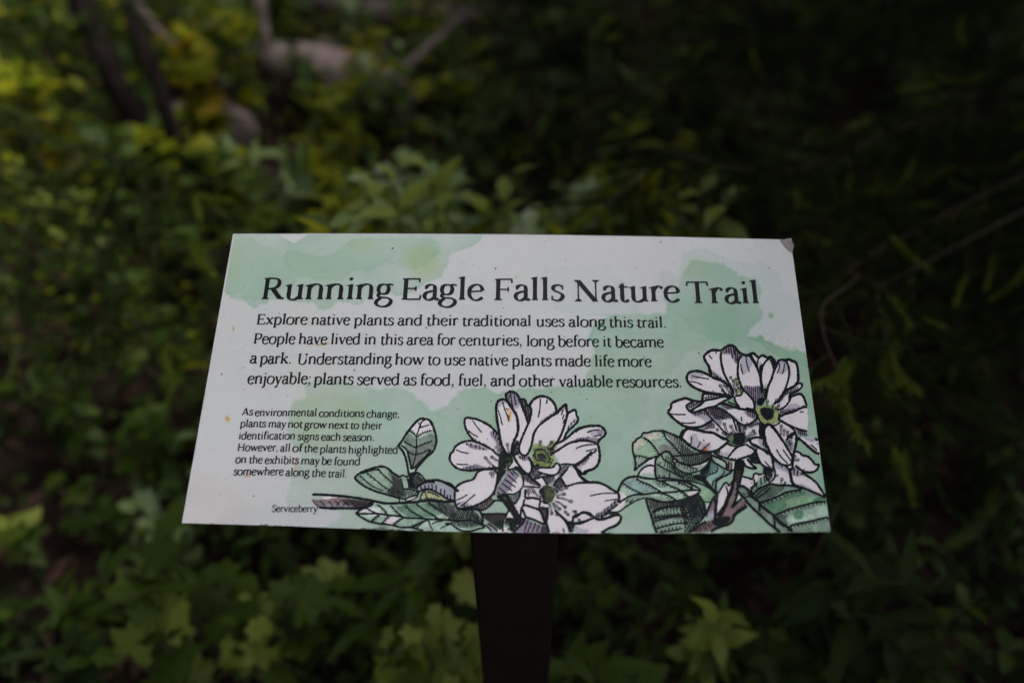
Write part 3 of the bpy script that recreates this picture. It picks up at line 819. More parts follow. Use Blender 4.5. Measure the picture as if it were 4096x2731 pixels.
ART.append((2640, 1370, 4.0, '''
f w 705,240 720,190 790,140 860,120 990,130 970,250 990,380 1040,520 1100,620 1150,700 1000,640 820,530 790,420 760,330
f l 820,440 900,480 1000,560 1090,640 1000,620 830,540
f w 990,130 1060,70 1140,45 1200,80 1260,150 1310,200 1250,300 1240,500 1270,620 1320,760 1200,850 1130,700 1040,520 980,330
f p 1000,130 1060,80 1140,55 1200,90 1310,200 1250,260 1220,350 1170,250 1120,180 1030,180
f w 430,560 460,490 540,455 640,460 740,500 880,570 1000,620 1090,690 1190,830 1100,860 960,830 780,800 640,760 520,690 450,620
f l 480,500 600,470 700,520 560,600 490,600
f w 1290,200 1410,200 1480,280 1560,420 1610,600 1630,780 1600,900 1450,830 1330,760 1270,640 1240,480 1250,310
f l 1290,230 1420,230 1480,330 1400,460 1320,500
f p 1330,740 1380,690 1480,720 1600,700 1650,880 1640,1000 1520,1010 1500,930 1400,800
f w 1450,180 1530,180 1570,240 1570,380 1520,330 1440,220
f l 1500,300 1560,300 1560,380
f w 1570,240 1640,200 1700,240 1720,260 1660,350 1640,420 1600,430 1570,350
f w 1650,400 1700,290 1770,250 1800,350 1810,450 1740,640 1660,760 1620,650 1620,520
f l 1660,700 1720,640 1700,720 1650,760
f l 1570,310 1640,340 1600,420
f p 1770,250 1850,340 1860,380 1820,430 1790,350
f w 1870,360 1930,275 2000,280 2040,350 2070,480 2050,620 2000,760 1900,920 1800,980 1700,900 1720,720 1770,610 1820,470
f l 1900,320 2020,310 2040,420 1960,500 1890,470
f w 2010,290 2090,270 2180,330 2200,450 2210,600 2140,700 2030,760 2060,620 2070,460
f l 2030,310 2080,420 2090,560 2060,540 2060,400
f w 2140,700 2250,650 2270,700 2200,780 2060,820 2010,770
f p 2050,780 2200,740 2180,790 2080,810
f w 1700,890 1800,980 1960,780 2060,800 2050,930 1960,1040 1880,1060 1820,1000 1720,990
f p 1990,780 2060,770 1960,900 1900,1010 1890,900
f w 2090,860 2200,820 2270,840 2310,920 2340,1010 2230,1060 2130,1130 1930,1150 1900,1080 2000,960
f l 2060,990 2200,980 2260,1040 2180,1080 2020,1060
f p 1930,1070 2050,1060 2230,1060 2130,1130 1930,1150
f w 1920,1190 2050,1140 2230,1060 2352,1040 2352,1420 2230,1380 2050,1310 1930,1240
f w 110,1090 190,950 340,900 410,890 540,920 660,940 500,1000 420,1020 470,1100 640,1080 800,1040 900,1060 840,1240 700,1330 550,1360 400,1340 250,1250 150,1150
f p 490,1110 700,1080 850,1050 960,1060 840,1240 760,1260 660,1220 640,1180 520,1160
f l 600,1180 700,1150 840,1240 740,1320 700,1240
f w 680,900 700,830 860,820 1040,850 980,870 800,900 690,920
f p 720,860 960,850 860,880 700,910
f p 430,1010 560,950 660,940 600,1000 480,1050
f w 490,1090 640,1000 720,930 900,900 1060,870 1110,890 960,980 870,1010 740,1050 560,1110
f w 1200,880 1240,850 1310,840 1340,790 1420,850 1500,950 1500,1060 1370,1060 1270,1040 1230,960
f a 1070,930 1170,900 1230,960 1210,1000 1120,980
f p 960,980 1060,980 1150,1030 1170,1060 1130,1110 1040,1060
f p 780,1050 960,1030 1080,1120 1170,1190 1130,1220 900,1240 840,1180
f w 1060,1100 1170,1060 1300,1070 1500,1090 1560,1170 1540,1230 1400,1310 1310,1290 1200,1180
f p 1360,1100 1500,1100 1555,1170 1540,1220 1440,1200
f w 820,1260 950,1230 1170,1220 1260,1340 1290,1470 1080,1520 900,1440 700,1400 720,1330
f p 690,1390 760,1310 840,1270 880,1340 830,1400 790,1400
f v 860,1230 1000,1240 950,1340 890,1300
f w 1290,1340 1400,1350 1590,1270 1600,1470 1540,1520 1380,1500
f p 1400,1330 1560,1270 1590,1310 1420,1370
f y 1520,1080 1560,1020 1700,1000 1860,1030 1920,1120 1910,1280 1820,1320 1740,1310 1640,1310 1570,1220
f n 1600,1050 1700,1030 1820,1070 1830,1160 1760,1240 1660,1200 1600,1130
f w 1660,1400 1740,1310 1820,1400 1960,1568 1690,1568
f w 1810,1330 1920,1280 2050,1320 2180,1410 2170,1520 2060,1568 1960,1540
f w 360,1440 450,1380 540,1390 700,1430 850,1440 1080,1540 1100,1568 380,1568
f l 490,1500 560,1480 600,1568 500,1568
l 8 980,130 860,120 790,140 725,190 705,240 740,320 780,380 800,470 830,530
l 8 430,600 430,540 470,480 550,455 650,465 740,500 850,560 960,600 1060,660 1130,730 1180,840
l 8 430,600 480,670 570,730 690,780 820,810 980,830 1100,860 1180,860
l 7 990,140 970,220 985,350 1020,480 1070,590 1130,690 1180,790
l 8 980,130 1040,80 1100,50 1150,45 1200,80 1260,150 1320,190 1400,205 1450,180 1500,175 1550,220 1580,240 1630,205 1660,210 1710,240 1770,230 1830,290 1860,360 1900,290 1960,275 2010,285 2060,268 2110,290 2170,320 2200,400 2210,520 2205,620 2140,700 2040,750 2010,780
l 7 1300,210 1260,280 1245,400 1245,520 1270,620 1310,720 1350,770
l 7 1430,210 1500,310 1560,420 1600,540 1620,680 1640,800
l 5 1460,200 1500,290 1560,370
f k 1480,230 1570,370 1560,400 1490,300
l 4 1575,240 1560,340 1565,400
f k 1590,380 1650,340 1630,480 1600,480
l 6 1770,250 1700,290 1650,370 1620,480 1620,600 1640,720
l 5 1760,270 1800,350 1815,430
j 3.5 1790,270 1820,390
j 3.5 1810,280 1835,370
l 7 1860,370 1820,460 1780,590 1730,700 1710,800 1690,910
l 6 2010,290 2050,370 2065,480 2050,600 2010,720 1960,820 1900,920 1820,980
f k 2030,320 2075,400 2080,520 2060,560 2070,430
l 3.5 780,200 835,265
l 3.5 885,150 905,180
l 3.5 500,530 640,560 785,583
l 3.5 480,620 590,640 680,680
l 3.5 1290,340 1300,420 1330,510
l 3.5 1375,220 1385,320 1430,475
l 3.5 1910,330 1905,410 1870,495
l 3.5 1990,330 1980,430 1955,505
j 3.5 1030,140 1025,170
j 3.5 1060,100 1065,160
j 3.5 1095,80 1105,165
j 3.5 1130,70 1160,260
j 3.5 1175,90 1190,200
j 3.5 1200,110 1220,330
j 3.5 1235,160 1240,300
j 3.5 820,440 830,530
j 3.5 850,470 870,540
j 3.5 885,500 910,560
j 3.5 920,530 950,590
j 3.5 960,560 990,610
j 3.5 1020,590 1040,640
j 3.5 1060,630 1080,690
s 5 965,690 1090,850
s 5 1035,680 1160,830
s 4.5 1000,765 1060,830
s 4.5 1130,560 1130,560
s 4.5 1170,610 1220,780
s 4.5 1215,585 1215,585
s 4.5 1235,670 1250,740
s 4.5 1270,730 1320,800
s 5 1110,820 1180,860
o 4 845,790
s 4 1215,760 1230,830
f y 1190,610 1260,620 1240,680 1200,670
f y 1230,740 1300,760 1270,820 1220,810
h 4 34 90 1340,700 1480,700 1600,700 1640,900 1640,1000 1520,1010 1500,930 1400,800
l 7 1350,770 1420,840 1490,930 1510,1060 1430,1060 1370,1050
l 6 1200,850 1290,840 1320,780 1350,770
l 6 1190,860 1200,930 1240,990 1270,1040
h 5 24 78 1600,740 1720,750 1680,900 1640,920
h 6 16 70 1560,900 1690,880 1640,1010 1560,1000
l 6 2140,700 2200,660 2250,650 2275,690 2240,740 2150,800 2080,820
h 4 30 80 1990,780 2200,700 2180,790 2080,820 2050,850
l 6 2080,800 2090,870 2060,950 1990,1030 1900,1070 1860,1060
h 5 24 75 1880,900 2010,760 2070,780 1960,920 1880,980
f k 2060,820 2100,870 2060,950 2050,900
l 7 2090,870 2160,840 2240,820 2290,860 2320,930 2345,1010
h 4 36 85 1930,1060 2000,1090 2230,1050 2130,1130 1930,1150
l 7 1910,1140 1920,1180 2010,1140 2120,1110 2230,1060 2300,1030 2352,1030
k 4 6 -4,-40
l 7 1920,1170 1900,1220 1970,1270 2080,1330 2200,1380 2352,1420
j 3.5 2230,1110 2300,1105
l 8 120,1100 170,1050 180,980 240,940 330,910 410,890 500,920 600,940 670,930 690,830 780,820 900,830 1020,860
l 8 120,1100 170,1170 260,1250 380,1330 520,1360 660,1340 760,1290 840,1240
l 7 540,940 460,980 420,1020 480,1100 560,1110 660,1080 780,1040 880,1020 950,980 1040,980 1130,1010 1240,1050 1350,1070 1450,1090 1520,1120 1560,1170 1540,1230 1470,1280 1400,1320
l 7 490,1090 570,1040 650,990 720,930 860,900 990,870 1080,860 1110,890 1040,930 960,970
f k 990,850 1180,860 1120,900 1060,890
l 6 880,1040 980,1060 1060,1110 1140,1170 1220,1250 1300,1310 1400,1320
l 5 720,1080 790,1180 850,1240 930,1320 1000,1400 1080,1470
l 4 150,1140 280,1150 410,1150
l 4 340,1280 460,1290 570,1275
j 3.5 730,870 735,910
j 3.5 775,845 775,890
j 3.5 815,845 820,880
j 3.5 860,850 860,880
j 3.5 900,850 905,880
h 4 30 85 440,1020 560,960 660,940 600,1000 480,1060
h 4 34 88 490,1110 700,1080 850,1050 840,1160 720,1160 560,1170
h 4 32 95 790,1060 960,1050 1080,1130 1140,1220 940,1240 860,1200
h 4 32 20 790,1060 960,1050 1080,1130 1140,1220 940,1240 860,1200
h 4 34 88 970,990 1060,980 1150,1030 1160,1080 1060,1060
l 5 1080,940 1140,970 1200,990 1230,1040
h 4 36 92 1370,1100 1500,1100 1550,1170 1540,1220 1400,1180
j 3.5 1300,1185 1305,1260
j 3.5 1390,1270 1395,1310
h 4 34 88 690,1390 760,1310 840,1270 880,1340 830,1400
h 4 30 85 1410,1330 1560,1270 1590,1310 1420,1380
l 5 1160,1200 1190,1290 1230,1420
l 5 1210,1220 1260,1340 1280,1430
h 4 20 85 1230,1260 1380,1330 1360,1460 1260,1450
s 5 1030,1305 1110,1490
s 5.5 1135,1340 1210,1450
s 5 915,1390 915,1390
s 5 1015,1450 1120,1520
s 5 1140,1450 1200,1500
s 5 1355,1360 1350,1450
s 5 1495,1410 1380,1540
s 4.5 1520,1450 1400,1560
s 5 1720,940 1720,1020
s 5 1865,920 1790,1060
s 4.5 1895,1015 1830,1080
h 4 20 45 1600,1070 1700,1035 1820,1080 1830,1170 1750,1240 1650,1200
h 4 20 -45 1600,1070 1700,1035 1820,1080 1830,1170 1750,1240 1650,1200
h 4 26 10 1600,1070 1700,1035 1820,1080 1830,1170 1750,1240 1650,1200
l 5 1520,1080 1570,1200 1640,1310 1740,1310 1820,1330 1900,1290 1920,1250
l 5 1590,1280 1600,1400 1610,1500
h 5 22 90 1600,1320 1680,1320 1660,1400 1640,1520 1600,1500
l 8 1690,1568 1660,1440 1680,1360 1740,1310 1800,1350 1880,1450 1960,1568
s 5 1940,1335 1940,1480
s 5 1985,1400 1985,1500
s 4.5 2040,1430 2040,1520
s 4.5 2060,1490 2060,1540
l 5 2050,1320 2120,1380 2180,1440
f p 2190,1400 2330,1440 2352,1500 2230,1480
h 4 34 95 2190,1400 2330,1430 2352,1500 2230,1490
l 7 710,1560 690,1568
l 7 340,1568 360,1480 410,1400 480,1380 560,1390 650,1400 740,1430 850,1440 950,1490 1080,1550
l 6 2090,1540 2120,1480 2160,1460 2180,1500 2170,1568
'''))
ART.append((2600, 1680, 4.0, '''
f w 500,250 560,160 650,140 780,160 900,200 1040,230 1150,290 1240,330 1140,440 1020,490 900,510 780,480 640,420 550,340
f l 640,250 740,230 800,330 960,400 940,490 800,480 680,420
f w 870,170 1000,130 1160,230 1240,290 1080,240 930,200
f o 1260,300 1360,220 1460,200 1540,260 1520,360 1440,400 1330,390 1270,370
f E 1370,230 1470,210 1520,270 1500,360 1400,390 1350,320
f a 1260,320 1350,340 1380,400 1270,380
h 4 22 45 1340,230 1460,200 1540,260 1520,360 1440,400 1350,370
h 4 22 -45 1340,230 1460,200 1540,260 1520,360 1440,400 1350,370
h 4 26 85 1260,320 1400,320 1380,400 1270,390
h 4 20 75 1200,230 1500,180 1520,240 1360,240 1260,300
l 8 480,270 510,190 580,145 660,140 780,165 880,190 1000,200 1090,250 1160,290 1240,310 1230,360 1150,430 1050,490 930,510 820,500 720,460 640,410 560,340 510,290
j 4 670,265 660,340 650,400
j 4 815,340 760,440
j 4 960,365 820,490
f w 1180,300 1240,380 1250,320
f w 1120,460 1240,390 1400,420 1310,500 1240,600 1150,600
f l 1110,500 1240,520 1240,600 1130,580
l 6 1240,380 1320,410 1410,420
f w 1250,610 1310,510 1400,430 1530,390 1640,440 1670,490 1620,550 1500,590 1400,640 1290,630
l 6 1240,610 1290,540 1350,470 1420,420 1530,390
l 6 1530,385 1600,430 1670,480 1650,540 1560,580 1470,610 1390,640 1300,630 1230,610 1150,590 1090,560 1020,520
j 4 1310,600 1315,640
j 4 1360,605 1360,640
j 4 1415,600 1420,640
j 4 1455,590 1465,620
j 4 1505,575 1510,605
j 4 1555,550 1560,580
j 4 1150,560 1155,600
j 4 1195,580 1200,610
h 5 26 95 1040,490 1120,460 1110,540 1060,530
f w 1540,360 1600,310 1620,400 1580,410
l 5 1530,350 1580,310 1600,300
f w 1620,330 1700,280 1800,300 1860,420 1900,530 1740,430 1640,370
f l 1740,300 1830,330 1850,440 1760,400
l 7 1830,300 1740,275 1650,285 1600,320 1620,370 1720,420 1820,480 1900,550
j 4 1810,320 1810,420
j 4 1850,360 1850,450
f p 1840,340 1900,420 1960,560 1900,500
h 4 18 70 1820,340 1880,400 1960,560 1850,470
h 4 24 90 1620,370 1700,400 1700,450 1640,440
f w 1700,470 1760,440 1860,480 1930,560 1960,700 1960,800 1880,770 1790,700 1730,580
f l 1850,720 1950,740 1950,800 1880,780
l 7 1700,450 1700,530 1740,630 1790,710 1870,760 1960,800 1970,720 1950,600 1920,540 1840,480 1720,435
j 4 1830,650 1940,780
f v 1600,580 1700,500 1740,650 1640,640
h 5 20 50 1590,580 1700,500 1760,690 1600,640
h 5 20 -50 1590,580 1700,500 1760,690 1600,640
l 6 1600,650 1680,680 1760,690
l 7 1820,100 1820,200 1830,300 1870,400 1920,510 1990,610 2080,690 2160,720 2240,710 2290,650 2270,570 2210,470 2150,370 2080,260 2000,150 1930,80 1880,60 1830,100
f w 1830,100 1880,60 1930,80 2080,260 2210,470 2290,650 2240,710 2160,720 2080,690 1920,510 1870,400 1830,250
j 4 2020,465 2090,580 2200,690
j 4 2125,465 2190,560 2260,660
l 5 1760,100 1750,200 1780,280
l 5 1800,100 1790,200 1800,280
h 6 16 88 1760,60 1830,60 1810,280 1760,280
f m 1500,640 1780,700 1820,850 1700,850 1640,930 1500,910 1490,780
f w 1490,640 1540,620 1590,700 1650,760 1560,740
l 7 1480,640 1520,720 1580,760 1700,770 1640,720 1590,660 1550,620
f w 1480,910 1640,940 1680,880 1800,860 1830,900 1700,1000 1600,1090 1460,1020
l 6 1470,900 1560,920 1650,950
l 6 1650,930 1660,870 1700,850 1750,870 1820,850
f w 1680,870 1820,870 1760,960 1690,980
f g 1700,980 1790,900 1860,900 1880,1000 1760,1060 1640,1180 1620,1120 1680,1060
j 4 1770,920 1780,1040
j 4 1820,880 1840,1010
j 4 1710,990 1700,1090
j 4 1850,880 1870,980
l 6 1660,940 1670,1030 1600,1090
l 6 1640,1180 1620,1120 1660,1060 1720,1000
f w 2180,330 2250,220 2320,210 2345,300 2300,560 2250,500 2200,400
f l 2180,330 2260,300 2290,500 2220,440
l 6 2170,330 2220,270 2270,210 2330,220 2345,300 2320,420 2290,560
h 4 34 10 2180,320 2290,280 2290,460 2230,470
f w 1980,620 2160,720 2230,790 2250,900 2270,1030 2100,1010 1950,1000 2000,900
f v 1990,640 2210,760 2230,870 2140,810 2000,760
l 6 1960,600 1970,720 2000,830 1990,920 1930,990
k 3 1 0,0
j 4 2000,640 1975,690
j 4 2040,650 2020,700
j 4 2080,680 2060,720
j 4 2120,710 2100,760
l 6 2160,720 2220,780 2270,790 2280,720 2290,650
f w 2190,740 2260,710 2270,780
s 4.5 2030,885 2030,885
s 5 2110,945 2090,1010
s 4 2160,1000 2150,1020
h 5 20 70 1820,760 1960,810 1960,960 1920,980 1860,860
h 5 24 -20 1830,760 1960,810 1960,900 1880,880
f w 1940,830 1970,820 1970,950 1930,960
l 6 2230,790 2240,880 2260,980 2290,1040
l 6 1820,760 1830,840 1880,930 1920,1010
'''))
ART.append((2760, 1750, 4.0, '''
f w 1740,0 2030,0 2060,100 2085,270 2020,240 1920,160 1800,50
f l 1800,0 2000,0 2020,60 1900,50
l 8 1720,0 1800,60 1900,150 2000,230 2080,265
l 7 2000,0 2040,50 2070,80
j 4 1930,110 1990,160 2035,205
j 3.5 2025,95 2065,110
j 3.5 1600,60 1540,80
j 3.5 1620,100 1560,110
l 7 1720,0 1700,100 1670,220 1640,320 1640,420 1620,510 1580,500
f w 1680,230 1740,230 1850,290 1940,370 2000,440 2060,430 2040,500 1940,550 1840,540 1740,480 1650,430 1650,330
l 7 1690,225 1740,230 1800,280 1880,300 1950,360 2000,430 2050,430 2050,480 1990,540 1900,555 1810,535 1740,490 1680,450
s 5 1680,300 1660,350
s 5 1725,355 1665,370
j 4 1735,450 1735,490
j 4 1760,480 1765,510
j 4 1820,500 1825,530
j 4 1700,430 1700,460
f w 1600,520 1700,480 1800,540 1900,620 2030,720 2110,830 2170,950 2050,900 1880,830 1700,780 1630,700
f v 1620,540 1700,480 1800,560 1860,600 1820,620 1700,610 1640,600
f l 1680,760 1800,740 1900,790 2000,850 2100,900 2050,900 1800,800
l 7 1780,540 1860,600 1950,660 2030,730 2090,820 2140,900 2175,960
l 7 1600,520 1620,620 1640,710 1700,770 1800,800 1900,840 2020,890 2110,930 2190,975
l 4 1600,530 1610,640 1650,720
j 4 1665,480 1665,610
j 4 1720,520 1715,615
j 4 1780,570 1780,600
j 4 1690,750 1690,780
j 4 1730,750 1730,790
j 4 1770,765 1775,800
j 4 1820,780 1820,810
f G 780,790 830,780 920,830 1000,910 1160,800 1300,740 1480,770 1680,780 1880,850 2180,980 2200,1100 2240,1300 2250,1500 1400,1500 1330,1420 1110,1200 900,980 800,880
f E 1000,910 1160,800 1300,750 1500,770 1460,860 1300,960 1110,1040
f H 1160,1060 1440,960 1560,880 1820,850 1840,920 1560,990 1540,1100 1500,1150 1330,1230
f G 1110,1040 1330,1230 1360,1440 1200,1290 1100,1180
f E 1360,1270 1560,1240 1560,1400 1580,1460 1450,1400
f L 1540,990 1900,940 2180,990 2190,1010 1900,1080 1600,1110
f H 2000,960 2100,940 2180,980 2050,1010 1970,1020
f m 1570,1280 1960,1130 2200,1050 2220,1260 2000,1320 1700,1380 1600,1400
f H 1680,1180 1800,1160 1800,1300 1680,1300
f a 1940,1400 2020,1380 2080,1430 2050,1500 1960,1500
l 8 760,790 820,770 890,800 940,850 980,930 1060,1000 1110,1050 1110,1180
l 8 750,800 780,870 860,960 940,1060 1050,1170 1160,1270 1260,1370 1380,1460 1440,1510
l 7 1110,1060 1200,1130 1330,1240 1450,1350 1570,1440 1640,1500
l 6 1330,1240 1350,1330 1360,1440
l 6 1570,1440 1575,1500
l 7 960,960 1000,910 1080,830 1170,780 1300,740 1420,760 1560,760 1680,780 1800,810
l 5 870,960 920,940 980,920
l 5 1050,990 1120,930 1200,880 1290,790
k 3 6 14,30
l 6 1120,1040 1250,1000 1400,940 1520,880 1640,850 1790,830
k 4 10 34,46
l 6 1340,1240 1450,1200 1560,1150 1700,1110 1850,1070 2020,1030 2190,1020
k 4 13 34,46
l 6 1575,1440 1650,1390 1800,1360 1950,1330 2100,1290 2225,1270
k 4 11 34,44
l 3.5 1110,1080 1160,1120 1260,1200
k 3 5 10,28
l 3.5 1370,1290 1400,1340 1500,1420
k 3 5 10,28
j 4 850,880 880,920
j 4 900,880 930,910
j 4 1010,870 1030,900
l 4 1030,960 1130,860 1240,790
f B 400,1290 560,1260 680,1260 640,1340 540,1420 300,1500 20,1510 180,1380
f b 60,1450 300,1340 360,1330 380,1300 420,1380 300,1480 60,1500
f b 440,1260 560,1150 620,1020 700,1100 860,1010 910,1080 780,1180 680,1290 560,1270
f B 400,1270 640,1260 600,1360 420,1410
h 5 26 50 410,1280 640,1260 600,1360 400,1410
h 5 26 -50 410,1280 640,1260 600,1360 400,1410
h 5 40 60 100,1400 330,1320 380,1400 200,1500 60,1500
l 8 910,1090 850,1140 770,1190 710,1250 690,1310 640,1370 560,1400 460,1430 330,1500
l 7 400,970 410,1080 400,1180 400,1280 380,1360
l 7 260,1340 180,1380 100,1440 20,1500
l 7 440,1250 500,1230 540,1170 580,1080 610,980 660,880 690,760
f w 860,640 1010,670 1030,740 980,800 860,760
'''))
ART.append((2760, 1750, 4.0, '''
f O 180,170 200,135 240,125 275,160 285,225 230,230
f R 200,230 280,230 270,300 235,330 205,280
'''))
ART.append((1780, 1550, 4.0, '''
f Q 970,330 1080,370 1060,440 1050,540 1030,560 1000,500 1010,430
f R 970,325 1040,340 1030,355 980,350
f R 1000,440 1035,450 1025,500 1005,490
f R 1060,375 1090,370 1080,390
f Q 1030,610 1045,620 1035,650
f R 1000,520 1015,530 1010,560
f R 740,295 760,310 745,315
f Q 2080,155 2100,145 2100,165
'''))
# lost paint and small stains (whole picture coordinates)
ART.append((0, 0, 1.0, '''
f Q 908,1660 921,1672 922,1662 918,1685 908,1684 900,1674
f Q 1752,1242 1763,1250 1775,1268 1768,1264
f R 2693,975 2698,984 2694,987
f R 2991,994 2996,996 2992,999
f R 3137,1124 3142,1127 3137,1129
f Q 3117,1340 3128,1352 3124,1354
f Q 1262,1376 1320,1370 1300,1380 1265,1382
f Q 930,1304 940,1308 936,1328 930,1318
f R 1329,2080 1334,2082 1328,2084
f z 2640,963 2646,966 2644,972 2638,970
f R 1796,1286 1800,1300 1798,1304
f Q 1184,1828 1193,1832 1188,1858 1184,1880 1180,1862
f Q 980,1905 1010,1886 1004,1902 960,1912
'''))
